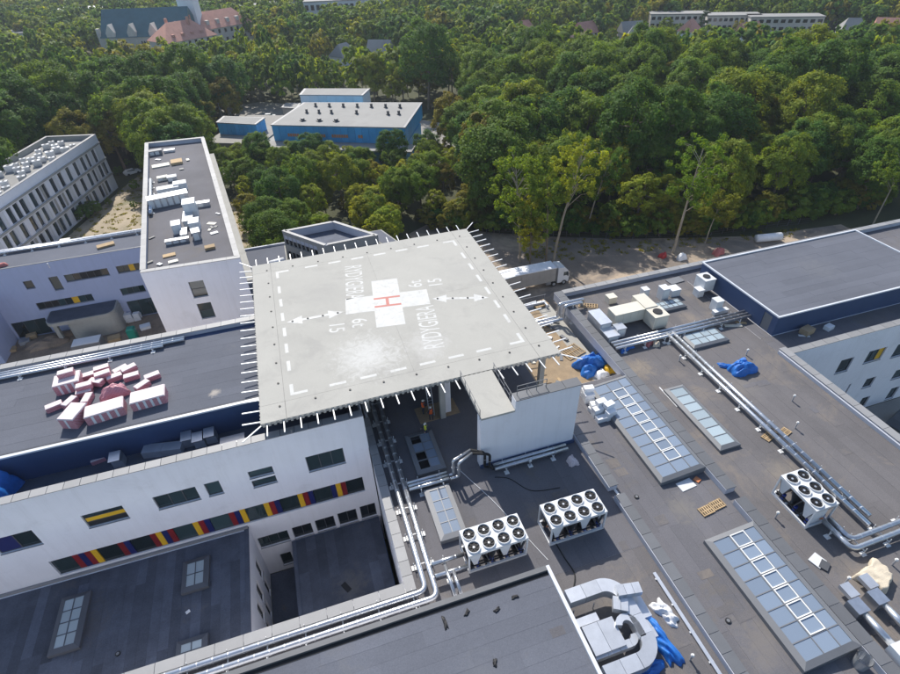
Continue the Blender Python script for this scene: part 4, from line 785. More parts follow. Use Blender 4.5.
pipe_run('silver twin pipes feeding the nearest chiller from the long pipes', [[(4.1, 21.2, zp+.1), (c1.x-2.35, 21.2, zp+.1)], [(4.1, 20.2, zp+.1), (c1.x-2.35, 20.2, zp+.1)]], r=.17, supports=1.3)
pipe_run('two short silver stubs by the pipe corner', [[(5.0, 20.6, zp+.5), (5.0, 18.1, zp+.5)], [(5.45, 20.0, zp+.5), (5.45, 18.1, zp+.5)]], r=.13, supports=0)
a_, b_ = at(*g3(112, 432), Z0+.7), at(*g3(262, 388), Z0+.7)
pipe_run('silver triple pipes crossing below the open roof light', [[(4.15, a_.y+.35, zp+.1), (b_.x, a_.y+.35, zp+.1)], [(4.15, a_.y, zp+.1), (b_.x, a_.y, zp+.1)], [(4.15, a_.y-.35, zp+.1), (b_.x, a_.y-.35, zp+.1)]], r=.15, supports=2)
pipe_run('silver pipe loop rising towards the screen wall', [[(b_.x+.1, a_.y, zp+.1), (b_.x+.5, a_.y, zp+.1), (b_.x+.5, a_.y, zp+1.9), (10.1, 29.3, zp+1.9)], [(b_.x+.1, a_.y-.4, zp+.1), (b_.x+.9, a_.y-.4, zp+.1), (b_.x+.9, a_.y-.4, zp+1.9), (10.1, 28.9, zp+1.9)]], r=.13, supports=0, bend=.25)
pipe_run('black rubber-lagged pipes bending down at the screen wall corner', [[(10.1, 29.3, zp+1.9), (11.2, 28.6, zp+1.9), (11.2, 28.6, zp-.1), (11.9, 28.5, zp-.15)], [(10.1, 28.9, zp+1.9), (11.55, 28.3, zp+1.9), (11.55, 28.3, zp+.2), (11.9, 28.2, zp-.15)]], r=.12, mat='rubber', supports=0, bend=.35)
pipe_run('silver twin pipes along the foot of the white screen wall', [[(12.0, 28.55, zp-.1), (19.2, 28.55, zp-.1)], [(12.0, 28.1, zp-.1), (19.2, 28.1, zp-.1)]], r=.17, supports=2.3)
# right roof pipes
pa, pb = at(668, 333, Z0+.7), at(868, 522, Z0+.7); xa = (pa.x+pb.x)/2-.1
pe = at(899, 517, Z0+.7)
pipe_run('long silver twin pipes running across the right roof past the six-fan chiller', [[(xa, pa.y, zp), (xa, pb.y-.2, zp)], [(xa+.75, pa.y, zp), (xa+.75, pb.y+.4, zp)]], supports=2.8)
pipe_run('silver twin pipes from the six-fan chiller towards the right edge', [[(c3.x+.3, c3.y-1.9, zp+.05), (c3.x+.3, pb.y-1.4, zp+.05), (60, pb.y-1.4, zp+.05)], [(c3.x+.9, c3.y-1.9, zp+.05), (c3.x+.9, pb.y-.75, zp+.05), (60, pb.y-.75, zp+.05)]], supports=2.4, r=.2)
qa_, qb_ = at(612, 349, Z0+.7), at(757, 313, Z0+.7)
pipe_run('silver pipe bundle across the right roof to the raised plant hall', [[(29.0+2, qa_.y, zp), (49.3, qa_.y, zp)], [(31, qa_.y+.5, zp), (49.3, qa_.y+.5, zp)], [(31, qa_.y+1.0, zp), (49.3, qa_.y+1.0, zp)]], r=.17, supports=2.6)
ta_, tb_ = at(547, 322, 10.6), at(584, 311, 10.6)
pipe_run('silver twin pipes bridging the terrace into the right wing parapet', [[(21.5, ta_.y, 10.5), (29.2, ta_.y, 10.5), (29.2, ta_.y, 12.5), (31.6, ta_.y, 12.5), (31.6, ta_.y, 11.9)], [(21.5, ta_.y+.6, 10.5), (28.7, ta_.y+.6, 10.5), (28.7, ta_.y+.6, 12.5), (32.1, ta_.y+.6, 12.5), (32.1, ta_.y+.6, 11.9)]], r=.2, zb=9.8, supports=2.5, bend=.4)
pipe_run('bundle of silver pipes along the rear parapet of the insulation roof', [[(XL, 50.75+.0, 17.25), (-14, 50.75, 17.25)], [(XL, 50.35, 17.25), (-14, 50.35, 17.25)], [(XL, 49.95, 17.25), (-16, 49.95, 17.25)]], r=.15, zb=16.95, supports=4)
pipe_run('silver pipes along the far parapet of the rear wing', [[(AX, 96.9, 10.0), (-24.5, 96.9, 10.0)], [(AX, 96.4, 10.0), (-24.5, 96.4, 10.0)]], r=.17, zb=9.63, supports=4)
# ---- duct work
def duct(par, pts, wd, ht, mat='galv_dull', name='duct', seam=1.3):
    """rectangular duct along a polyline in plan, z = underside"""
    for a, b in zip(pts, pts[1:]):
        a, b = Vector(a), Vector(b); L = (b-a).length; k = max(1, round(L/seam)); d = (b-a)/L; n = Vector((-d.y, d.x, 0))*wd/2
        for i in range(k):
            p, q_ = a+d*(L*i/k+.012), a+d*(L*(i+1)/k-.012)
            MB().add([p+n, p-n, q_-n, q_+n]+[v+Vector((0, 0, ht)) for v in (p+n, p-n, q_-n, q_+n)], [(0, 1, 2, 3)[::-1], (4, 5, 6, 7), (0, 1, 5, 4), (1, 2, 6, 5), (2, 3, 7, 6), (3, 0, 4, 7)]).build(name, mat, par)
def elbow(par, c, a0, a1, r0, r1, z0, z1, mat='galv_dull', n=8, name='duct_bend'):
    vs = []; fs = []
    for i in range(n+1):
        a = a0+(a1-a0)*i/n; ca_, sa_ = math.cos(a), math.sin(a)
        vs += [(c[0]+r0*ca_, c[1]+r0*sa_, z0), (c[0]+r1*ca_, c[1]+r1*sa_, z0), (c[0]+r1*ca_, c[1]+r1*sa_, z1), (c[0]+r0*ca_, c[1]+r0*sa_, z1)]
    for i in range(n):
        for j in range(4): fs.append((i*4+j, i*4+(j+1) % 4, i*4+4+(j+1) % 4, i*4+4+j))
    fs += [(0, 1, 2, 3), (n*4+3, n*4+2, n*4+1, n*4)]; MB().add(vs, fs).build(name, mat, par)
gd = lambda x, y, z=Z0+1.9: at(560+x/5.91, 560+y/5.91, z)
dt = thing('duct_work', 'maze of silver sheet-metal ventilation ducts beside the grey front roof', 'ducts', (15.0, 13, Z0))
zt = Z0+1.1; zh = .85
A = gd(40, 220); Bq = gd(380, 130); Ccn = gd(470, 250); De = gd(560, 560); Ee = gd(250, 620)
yA = (A.y+gd(350, 110).y)/2
xr = gd(500, 420).x
duct(dt, [(12.3, yA, zt), (xr-1.3, yA, zt)], .95, zh); elbow(dt, (xr-1.3, yA-1.3), R(90), R(0), .83, 1.77, zt, zt+zh)
yE = gd(330, 640).y
duct(dt, [(xr, yA-1.3, zt), (xr, yE+1.2, zt)], .95, zh); elbow(dt, (xr-1.3+.02, yE+1.2), R(0), R(-90), .83, 1.77, zt, zt+zh); duct(dt, [(xr-1.3, yE-.1, zt), (12.3, yE-.1, zt)], .95, zh)
duct(dt, [(12.3, yE+1.15, zt-.1), (15.0, yE+1.15, zt-.1)], .5, .5, seam=.9); elbow(dt, (15.0, yE+1.6), R(-90), R(0), .22, .7, zt-.1, zt+.4)
duct(dt, [(12.3, yA-1.6, zt-.3), (xr-2.2, yA-1.6, zt-.3)], .55, .5); duct(dt, [(12.3, yA-3.0, zt-.1), (14.6, yA-3.0, zt-.1)], 1.9, .7, seam=1.1)
elbow(dt, (15.2, yA-3.0), R(160), R(0), .35, .8, zt+.35, zt+.85); duct(dt, [(15.8, yA-3.0, zt+.35), (15.8, yE+1.1, zt+.35)], .45, .5, seam=.9)
duct(dt, [(15.0, yA-1.4, zt+.5), (15.9, yA-1.9, zt+.5)], .9, .55, seam=.5); elbow(dt, (15.6, yA-3.4), R(75), R(0), .9, 1.35, zt-.2, zt+.3)
duct(dt, [(16.75, yA-3.4, zt-.2), (16.75, yE+.95, zt-.2)], .45, .5, seam=.9); duct(dt, [(xr+.95, yA-.9, zt-.2), (xr+.95, yE+2.2, zt-.2)], .6, .6); duct(dt, [(xr-.5, yA-.9, zt+.86), (xr+1.2, yA-1.2, zt+.86)], .75, .5, seam=.6)
dl = MB()
for x in (12.6, 14.2, 15.8): dl.box(x, x+.07, yA-.6, yA-.53, Z0+.02, zt-.31); dl.box(x, x+.07, yE-.1, yE-.03, Z0+.02, zt-.002)
dl.box(xr+.2, xr+.27, yA-2.5, yA-2.43, Z0+.02, zt-.22).box(xr+.2, xr+.27, yE+1.6, yE+1.67, Z0+.02, zt-.22); dl.build('stand', 'galv_dull', dt)
# ducts in the gutter behind the white facade
gt = lambda x, y, z: at(110+x/5.625, 400+y/5.625, z)
zg = 13.95
def cowl(label, px, s=1.0, rz=0):
    p = gt(*px, zg+.8*s); t = thing('duct_cowl', label, 'duct', (p.x, p.y, zg)); MB().box(p.x-.45*s, p.x+.45*s, p.y-.35, p.y+.5, zg, zg+.8*s).build('riser', 'galv_dull', t)
    v = [(p.x-.45*s, p.y+.5, zg+.802*s), (p.x+.45*s, p.y+.5, zg+.802*s), (p.x+.45*s, p.y-.35, zg+.802*s), (p.x-.45*s, p.y-.35, zg+.802*s), (p.x-.45*s, p.y-.75, zg+1.3*s), (p.x+.45*s, p.y-.75, zg+1.3*s), (p.x+.45*s, p.y+.3, zg+1.45*s), (p.x-.45*s, p.y+.3, zg+1.45*s)]
    MB().add(v, [(0, 1, 2, 3), (4, 5, 6, 7), (3, 2, 5, 4), (0, 7, 6, 1), (0, 3, 4, 7), (1, 6, 5, 2)]).build('hood', 'galv', t)
for lb, px in (('first bent silver cowl from the left in the gutter behind the white wall', (40, 330)), ('silver cowl left of the twin cowls in the shaded gutter', (438, 215)), ('middle silver cowl of the three close together in the shaded gutter', (500, 220)), ('right silver cowl of the three in the shaded gutter', (565, 195))): cowl(lb, px)
ld = thing('long_duct', 'long grey duct lying in the gutter behind the white facade', 'duct', (-17, 36.5, zg)); p, q_ = gt(190, 290, zg+.4), gt(410, 265, zg+.4); duct(ld, [(p.x, p.y, zg), (q_.x, q_.y, zg)], 1.0, .75, seam=1.4)
bx = gt(695, 190, zg+.5); cb = thing('duct_box', 'grey sheet-metal box by the deck corner in the gutter', 'duct', (bx.x, 36.6, zg)); MB().box(bx.x-1.0, bx.x+1.0, 36.0, 37.2, zg, zg+.9).build('casing', 'galv_dull', cb); MB().box(bx.x-1.05, bx.x+1.05, 35.95, 37.25, zg+.902, zg+.95).build('lid', 'galv', cb)
# ---- air handling units on the right roof
def ahu(label, boxes, mat='panel_white', fans=(), name='air_handler'):
    """boxes: (x0,x1,y0,y1,z0,z1)"""
    x0 = min(b[0] for b in boxes); y0 = min(b[2] for b in boxes); x1 = max(b[1] for b in boxes); y1 = max(b[3] for b in boxes); z0 = min(b[4] for b in boxes)
    t = thing(name, label, 'air handler', ((x0+x1)/2, (y0+y1)/2, z0), 0, 'air handling units on the roofs')
    for b in boxes:
        e = .04; mb = MB()
        mb.box(*b); o = mb.build('casing', mat, t)
        MB().box(b[0]-e, b[1]+e, b[2]-e, b[3]+e, b[5]+.002, b[5]+.05).build('lid', mat, t)
        n = int((b[1]-b[0])/1.0)
        if b[5]-b[4] > .9:
            for k in range(max(1, n)):
                a0 = b[0]+(b[1]-b[0])*(k+.12)/max(1, n); a1 = b[0]+(b[1]-b[0])*(k+.88)/max(1, n); B('access_panel', 'frame_white' if mat != 'cream' else 'cream', t, a0, a1, b[2]-.03, b[2]-.002, b[4]+.15, b[5]-.15)
    for x, y, z, r_ in fans: MB().cyl(x, y, z, z+.12, r_, 20).build('fan', 'black', t); 
    return t
def P7(x, y, z): p = at(*g7(x, y), z); return p
u = P7(230, 370, Z0+1.4); ahu('stepped silver-white air handler by the terrace parapet', [(u.x-.7, u.x+.75, u.y-1.2, u.y+1.7, Z0+.03, Z0+1.6), (u.x-.7, u.x+.8, u.y-3.0, u.y-1.21, Z0+.03, Z0+1.0), (u.x+.85, u.x+2.0, u.y-2.4, u.y-1.3, Z0+.03, Z0+1.3)], 'galv_dull')
v = P7(540, 300, Z0+1.8); ahu('large cream L-shaped air handler with round top fan', [(v.x-3.7, v.x+.3, v.y-.2, v.y+1.5, Z0+.5, Z0+2.0), (v.x+.32, v.x+1.9, v.y-.2, v.y+2.6, Z0+.4, Z0+2.1), (v.x+.3, v.x+2.2, v.y-2.2, v.y-.25, Z0+.3, Z0+2.0)], 'cream', [(v.x+1.25, v.y-1.2, Z0+2.05, .55)])
for nm, px, d, lb in (('a', (565, 140), (.8, .8, 1.5), 'small white box unit by the far parapet, left of the pair'), ('b', (710, 130), (1.0, 1.1, 1.7), 'tall white unit of the pair near the far parapet'), ('c', (780, 135), (1.3, 1.2, 1.0), 'low white unit beside the tall one near the far parapet'), ('d', (310, 195), (1.1, 1.0, .9), 'beige crate-like unit on a pale board')):
    c_ = P7(*px, Z0+d[2]); ahu(lb, [(c_.x-d[0]/2, c_.x+d[0]/2, c_.y-d[1]/2, c_.y+d[1]/2, Z0+.03, Z0+d[2])], 'cream' if nm == 'd' else 'panel_white')
p5 = lambda x, y, z: at(650+x/6, 230+y/6, z)
c_ = p5(340, 300, Z0+1.6); ahu('grey condenser with dark fan mouth against the raised plant hall', [(c_.x-1.0, c_.x+.6, c_.y-.9, c_.y+.9, Z0+.5, Z0+2.1), (c_.x-1.9, c_.x-1.02, c_.y-1.2, c_.y-.2, Z0+.03, Z0+1.0)], 'panel_white', [(c_.x-.2, c_.y, Z0+2.15, .45)])
c_ = p5(405, 430, Z0+1.2); ahu('small white condenser below the grey one by the raised plant hall', [(c_.x-.5, c_.x+.5, c_.y-.5, c_.y+.5, Z0+.03, Z0+1.5), (c_.x-1.0, c_.x+1.0, c_.y-1.1, c_.y-.55, Z0+.03, Z0+.5)])
# bottom-right duct units
pr = lambda x, y, z: at(820+x/5.912, 560+y/5.912, z)
for k, (px, lb) in enumerate((((230, 270), 'galvanised fan duct left of the pair at the lower right edge'), ((345, 215), 'galvanised fan duct right of the pair at the lower right edge'))):
    c_ = pr(*px, Z0+1.0); t = thing('fan_duct', lb, 'duct', (c_.x, c_.y, Z0)); MB().obox((c_.x, c_.y, Z0+.03), (1.0, 1.0, 1.0)).build('hood', 'galv', t); MB().obox((c_.x+.5, c_.y+1.1, Z0+.5), (.8, 1.0, .35)).build('flap', 'galv_dull', t)
    MB().tube([(c_.x+.1, c_.y-.5, Z0+.7), (c_.x+.1, c_.y-2.6, Z0+.7)], .26, 14).build('pipe', 'galv', t, smooth=True); MB().obox((c_.x+.1, c_.y-3.2, Z0+.03), (1.0, 1.2, 1.1)).build('silencer', 'panel_white', t)
    MB().obox((c_.x+.1, c_.y-1.5, Z0+.02), (.3, .3, .43)).build('stand', 'frame_grey', t)
bk = at(862, 662, Z0+.5); tb2 = thing('metal_drum', 'open silver drum at the end of the lower long roof light', 'drum', (bk.x, bk.y, Z0+.02)); 
vs = MB(); vs.tube([(bk.x, bk.y, Z0+.02), (bk.x, bk.y, Z0+1.0)], [.42, .5], 18, cap=False).tube([(bk.x, bk.y, Z0+1.0), (bk.x, bk.y, Z0+.1)], [.46, .4], 18, cap=False).cyl(bk.x, bk.y, Z0+.05, Z0+.09, .4, 18); vs.build('shell', 'galv_dull', tb2)
# ---- roof vents
vents = [((679, 361), 'thin vent pipe beside the long pipes near the upper roof light'), ((746, 355), 'thin vent pipe beyond the blue tarpaulin'), ((792, 401), 'thin vent pipe near the court parapet'), ((775, 518), 'short vent pipe before the six-fan chiller'), ((795, 428), 'white-capped vent pipe right of the pallets'), ((530, 466), 'small vent pipe below the screen wall'), ((892, 565), 'vent pipe at the right edge by the bundle'), ((845, 583), 'tiny white cube vent near the bundle'), ((690, 660), 'white-capped vent pipe by the tarpaulin near the bottom'), ((50, 268), 'vent pipe on the rear wing roof')]
for (px, py), lb in vents:
    z = Z0+.02 if py != 268 else 9.63; p = at(px, py, z); t = thing('vent_pipe', lb, 'vent', (p.x, p.y, z), 0, 'vent pipes on the roofs'); MB().cyl(p.x, p.y, z, z+.75, .07, 8).build('pipe', 'galv_dull', t); MB().cyl(p.x, p.y, z+.72, z+.86, .13, 10, .08).build('cap', 'frame_white', t)
for (px, py), lb in (((636.5, 497), 'dark roof drain on the strip beside the divider'), ((728, 621), 'dark roof drain left of the lower long roof light'), ((118, 654), 'round roof drain in the rusty stain of the low roof')):
    z = Z0+.016 if px > 200 else 5.62; p = at(px, py, z); t = thing('roof_drain', lb, 'drain', (p.x, p.y, z)); MB().cyl(p.x, p.y, z, z+.08, .2, 12).build('ring', 'black', t); MB().cyl(p.x, p.y, z+.081, z+.1, .12, 10).build('grate', 'frame_grey', t)
# ------------------------------------------------------------------ loose things
def heap(name, label, cat, c, sx, sy, h, mat, rz=0, seed=0, n=26, boxy=.5, z=Z0+.016, rough=.35):
    """a crumpled sheet thrown over something: closed lumpy mesh with folds"""
    rnd = random.Random(seed); ca_, sa_ = math.cos(rz), math.sin(rz); v = []; f = []; ph = [(rnd.uniform(1, 5), rnd.uniform(1, 5), rnd.uniform(0, 6)) for _ in range(7)]
    for i in range(n+1):
        for j in range(n+1):
            u, w_ = i/n*2-1, j/n*2-1; e = max(abs(u), abs(w_)); prof = min(1, max(0, (1-e)/(1-boxy)))**.5
            nz = sum(math.sin(a*u*2.2+b*w_*2.2+c_) for a, b, c_ in ph)/7; hh = h*prof*(1+rough*nz*1.4)+h*.2*rough*prof*math.sin(11*u+7*w_*ph[2][0]+ph[3][2])+rnd.uniform(-.5, .5)*h*.17*rough*prof
            wob = 1+.14*math.sin(3*math.atan2(w_, u)+ph[0][2])+.08*math.sin(7*math.atan2(w_, u)+ph[1][2])+rnd.uniform(-.03, .03)
            x, y = u*sx/2*wob, w_*sy/2*wob; v.append((x*ca_-y*sa_, x*sa_+y*ca_, max(.004, hh)+.004))
    N1 = n+1; f = [(i*N1+j, (i+1)*N1+j, (i+1)*N1+j+1, i*N1+j+1) for i in range(n) for j in range(n)]
    k = len(v); rim = [i*N1 for i in range(N1)]+[n*N1+j for j in range(1, N1)]+[i*N1+n for i in range(n-1, -1, -1)]+[j for j in range(n-1, 0, -1)]
    v += [(v[r_][0], v[r_][1], 0) for r_ in rim]; m_ = len(rim); f += [(rim[(a+1) % m_], rim[a], k+a, k+(a+1) % m_) for a in range(m_)]+[tuple(k+a for a in range(m_))[::-1]]
    o = link(MB().add(v, f).mesh(name, mat, True), name, None, (c.x, c.y, z)); return tag(o, label, cat)
heap('tarpaulin', 'bright blue tarpaulin over goods on the open right roof', 'tarpaulin', at(741, 370, Z0), 2.6, 1.9, .95, 'tarp', .2, 1)
heap('tarpaulin', 'narrow blue tarpaulin tail trailing from the larger one', 'tarpaulin', at(727, 367, Z0), 1.7, .6, .3, 'tarp', -.6, 2)
heap('tarpaulin', 'crumpled blue tarpaulin below the stepped air handler', 'tarpaulin', at(625, 348, Z0), 1.8, 1.1, .35, 'tarp', .2, 3)
heap('tarpaulin', 'big blue tarpaulin heap on the terrace next to the parapet', 'tarpaulin', at(590, 366, 9.8), 3.6, 2.6, 1.1, 'tarp', .3, 4, z=9.8)
heap('tarpaulin', 'second blue tarpaulin fold behind the terrace heap', 'tarpaulin', at(603, 360, 9.8), 2.2, 1.6, .8, 'tarp', -.3, 14, z=9.8)
heap('tarpaulin', 'blue tarpaulin strip beside the silver ducts', 'tarpaulin', at(663, 640, Z0+.4), 1.1, 3.0, .55, 'tarp', .1, 5)
heap('tarpaulin', 'blue tarpaulin end near the lower edge below the ducts', 'tarpaulin', at(648, 668, Z0+.3), 2.2, 1.2, .4, 'tarp', .3, 6)
heap('tarpaulin', 'blue sheet at the left edge behind the white facade', 'tarpaulin', Vector((-29.0, 36.9, 0)), 3.6, 3.2, 2.6, 'tarp', 0, 7, z=13.95)
heap('plastic_sheet', 'white plastic sheeting beside the divider parapet', 'sheeting', at(665, 613, Z0), 1.0, 1.9, .3, 'plastic_white', .3, 8, rough=.7)
heap('covered_pallet', 'beige sheeted pallet at the right edge', 'pallet', at(877, 575, Z0+.4), 2.3, 1.7, .6, 'cloth', .3, 9, boxy=.85, rough=.06)
heap('sack', 'red and white sack by the silver pipe bundle', 'sack', at(648, 344, Z0), 1.0, .8, .5, 'salmon', .4, 10, n=10); heap('sack', 'pale sack by the silver pipe bundle', 'sack', at(656, 345, Z0), .9, .8, .45, 'cloth', 1, 11, n=10)
heap('sack', 'pink torn insulation roll under the screen wall', 'sack', at(572, 461, Z0+.2), .8, 1.0, .6, 'wool_white', .2, 12, n=10)
heap('sack', 'yellow sack beside the terrace tarpaulin', 'sack', at(608, 370, 9.9), .9, 1.3, .6, 'panel_yellow', .2, 13, n=10, z=9.8); heap('sack', 'grey-green sheet beside the terrace tarpaulin', 'sack', at(601, 374, 9.9), 1.5, 1.1, .5, 'plastic_white', .2, 15, n=10, z=9.8)
heap('sack', 'red sack at the left edge of the rear wing roof', 'sack', at(3, 266, 9.63), 1.3, .9, .5, 'salmon', .2, 16, n=10, z=9.63)
heap('spoil_heap', 'heap of brown soil in the building yard', 'soil', at(50, 343, G), 6.5, 3.0, .9, 'dirt', .2, 17, z=G+.03, boxy=.2)
# insulation packs on the upper roof
gi = lambda x, y, z: at(30+x/6, 350+y/6, z); ZL = 16.945
def stack(label, px, L, W, h, rz):
    c_ = gi(*px, ZL+h); t = thing('insulation_stack', label, 'insulation', (c_.x, c_.y, ZL), rz, 'foil-wrapped insulation on the upper roof')
    k = max(1, round(L/.62))
    n = 12; r_ = .09; poly = lambda s: [(s*L/2-r_*s, -W/2), (s*L/2, -W/2+r_), (s*L/2, W/2-r_), (s*L/2-r_*s, W/2)]
    MB().prism([(-L/2+.08, -W/2), (L/2-.08, -W/2), (L/2, -W/2+.08), (L/2, W/2-.08), (L/2-.08, W/2), (-L/2+.08, W/2), (-L/2, W/2-.08), (-L/2, -W/2+.08)], 0, h-.09).build('wrapped_packs', 'foil_print', t, local=True)
    MB().obox((0, 0, h-.088), (L+.03, W+.03, .1), 0, .94).build('top_film', 'wool_white', t, local=True)
    for i in range(1, k): x = -L/2+L*i/k; MB().box(x-.1, x+.1, -W/2-.015, -W/2-.002, .05, h-.1).build('clear_band', 'plastic_white', t, local=True)
stack('tall foil stack with one loose pack on top, nearest the rear pipes', (215, 170), 2.2, 1.7, 1.15, .10)
stack('narrow foil stack turned askew, nearest the roof edge', (250, 365), 1.45, 2.1, 1.15, -.38)
stack('long foil stack in the middle front of the insulation', (440, 340), 3.1, 1.55, 1.0, .14)
stack('long foil stack at the right front of the insulation', (702, 262), 2.9, 1.6, 1.0, .08)
heap('insulation_stack', 'collapsed foil stack with peaked wrapping behind the long middle stack', 'insulation', gi(500, 250, ZL+.4), 2.2, 1.5, 1.1, 'foil_print', .3, 21, z=ZL, boxy=.25, rough=.15)['group'] = 'foil-wrapped insulation on the upper roof'
packs = [((210, 130), 1.15, .15, ZL+1.17, 'loose pack lying on the tall foil stack'), ((335, 150), .0, .2, ZL, 'loose foil pack right behind the tall stack'), ((425, 105), 0, .2, ZL+.02, 'rearmost loose foil pack in the middle'), ((430, 138), .4, .25, ZL+.45, 'loose pack on top of others behind the collapsed stack'), ((425, 165), 0, .22, ZL, 'loose pack under another behind the collapsed stack'), ((320, 208), .4, .12, ZL+.45, 'upper one of two loose packs right of the tall stack'), ((320, 245), 0, .1, ZL, 'lower one of two loose packs right of the tall stack'), ((392, 183), .4, -.5, ZL+.2, 'loose pack tilted left of the collapsed stack'),
         ((540, 112), 0, .55, ZL, 'thin loose pack pointing to the rear pipes'), ((590, 105), .2, .5, ZL+.2, 'upper thin loose pack right rear'), ((605, 150), 0, .15, ZL, 'loose pack behind the right front stack'), ((730, 150), 0, .3, ZL, 'loose pack farthest right near the stain'), ((670, 205), 0, .7, ZL, 'loose pack leaning behind the right front stack'), ((235, 305), 0, 1.0, ZL, 'loose pack between the tall and the askew stack'), ((140, 330), 0, .35, ZL, 'loose pack farthest left'), ((340, 285), 0, 1.4, ZL, 'loose pack behind the long middle stack'), ((505, 155), 0, .25, ZL, 'loose pack behind the peaked wrapping')]
pm = MB().prism([(-.6, -.26), (-.55, -.3), (.55, -.3), (.6, -.26), (.6, .26), (.55, .3), (-.55, .3), (-.6, .26)], 0, .42).mesh('wrapped_pack', 'foil_print'); pt = MB().obox((0, 0, .421), (1.2, .6, .05), 0, .92).mesh('top_film', 'wool_white')
for px, dz, rz, zb, lb in packs:
    c_ = gi(*px, zb+.45); s = 1.12; t = thing('insulation_pack', lb, 'insulation', (c_.x, c_.y, zb), rz, 'loose insulation packs on the upper roof'); t.scale = (s, s, s); link(pm, 'wrapped_pack', t); link(pt, 'top_film', t)
pk = thing('insulation_pack', 'foil pack lying in the gutter behind the white facade', 'insulation', (gt(-65, 330, zg+.3).x, gt(-65, 330, zg+.3).y, zg), .2, 'loose insulation packs on the upper roof'); link(pm, 'wrapped_pack', pk); link(pt, 'top_film', pk)
# white foam blocks stacked by the terrace
random.seed(11); k = 0
fp = at(600, 411, Z0); names = []
fm = MB().box(-.5, .5, -.3, .3, 0, .5).mesh('foam_block', 'plastic_white')
spots = [(0, 0, 0), (1.05, 0, 0), (0, .7, 0), (1.1, .75, 0), (0, -.75, 0), (1.0, -.8, 0), (.2, 2.0, 0), (.3, 2.7, 0), (0, 0, .51), (1.05, .1, .51), (.1, .7, .51), (.2, 2.1, .51), (.3, 2.75, .51), (1.0, -.75, .51), (.5, .4, 1.02), (.3, 2.5, 1.02), (1.05, -.2, 1.02)]
for x, y, z in spots:
    o = link(fm, 'foam_block', None, (fp.x-.6+x, fp.y-.4+y, Z0+.016+z), random.uniform(-.2, .2)); tag(o, 'white foam block in the loose stack by the screen wall corner', 'foam block', 'white foam blocks by the screen wall')
# timber: pallets and boards
def pallet(label, c_, rz, z, L=1.2, W=.8, n=6):
    t = thing('pallet', label, 'pallet', (c_.x, c_.y, z), rz, 'wooden pallets')
    for i in range(3): MB().box(-L/2, L/2, -W/2+i*(W-.1)/2, -W/2+i*(W-.1)/2+.1, 0, .09).build('bearer', 'wood', t, local=True)
    for i in range(n): x = -L/2+(L-.12)*i/(n-1); MB().box(x, x+.12, -W/2, W/2, .091, .115).build('board', 'wood', t, local=True)
pallet('large pale slatted pallet on the terrace edge', at(572, 352, 9.8), .3, 9.8, 2.6, 2.0, 9)
pallet('long wooden pallet leaning on the roof near the stepped air handler', at(588, 306, Z0), -.5, Z0+.016, 2.4, .9, 8)
for px, rz, lb in (((706, 511), .1, 'left pallet of the pair on the gallery roof'), ((717, 505), .1, 'right pallet of the pair on the gallery roof'), ((768, 437), .3, 'left pallet under the pipe joint'), ((784, 433), .3, 'right pallet under the pipe joint')): pallet(lb, at(*px, Z0), rz, Z0+.016)
def board(label, px, L, W, rz, z, mat='wood', h=.05, cat='board', name='board'):
    p = at(*px, z); o = link(MB().obox((0, 0, 0), (L, W, h)).mesh(name, mat), name, None, (p.x, p.y, z), rz); return tag(o, label, cat)
board('pale plywood sheet below the upper long roof light', (686, 485), 1.5, .9, .1, Z0+.016, 'panel_white'); board('small brown board by the upper long roof light', (697, 480), .5, .5, .4, Z0+.016, 'copper', .1)
board('long white profile leaning along the divider', (627, 507), .18, 4.2, .04, Z0+.016, 'steel_white', .1, 'profile', 'profile'); board('second white profile along the divider', (633, 512), .14, 3.4, .02, Z0+.016, 'steel_white', .08, 'profile', 'profile')
board('white strip lying beside the upper gallery parapet', (668, 397), .12, 3.0, .0, Z0+.016, 'steel_white', .05, 'profile', 'profile')
board('large brown boards laid under the deck edge', (437, 411), 4.2, 2.2, .05, Z0+.016, 'osb', .05)
board('two pale planks near the raised plant hall', (733, 326), 2.0, .4, -.35, Z0+.016, 'cream', .12); board('yellow plank by the raised plant hall', (741, 323), 1.2, .4, -.5, Z0+.016, 'wood', .08)
board('dark sheet by the far parapet', (675, 281), 2.2, 1.2, .1, Z0+.016, 'frame_grey', .12); board('white crate lid near the six-fan chiller', (817, 561), 1.0, .9, .3, Z0+.016, 'panel_white', .1); board('small dark offcuts near the crate lid', (824, 566), .8, .6, .5, Z0+.016, 'frame_dark', .15)
board('silver sheet on the raised hall gap by the court', (806, 333), 1.4, 1.0, .2, Z0+.016, 'osb', .7); board('white bag on the gap roof by the court', (828, 329), 1.0, .7, .2, Z0+.016, 'plastic_white', .5, 'bag', 'bag'); board('white sheet at the foot of the raised hall', (804, 336), 1.2, .3, -.5, Z0+.016, 'steel_white', .05)
board('beige timber pile on the rear wing roof', (106, 246), 2.6, 1.2, .3, 9.63, 'wood', .3); board('dark sheet pile on the rear wing roof', (25, 249), 4.5, .9, .1, 9.63, 'galv_dull', .3); board('beige offcut on the rear wing roof', (65, 240), 1.6, .8, 0, 9.63, 'cream', .15)
board('pale board on the terrace floor', (552, 351), 2.6, .2, .4, 9.8, 'steel_white', .08, 'profile', 'profile'); board('stack of boards on the terrace under the pipes', (540, 305), 2.0, 1.2, .2, 9.8, 'wood', .25)
random.seed(61)
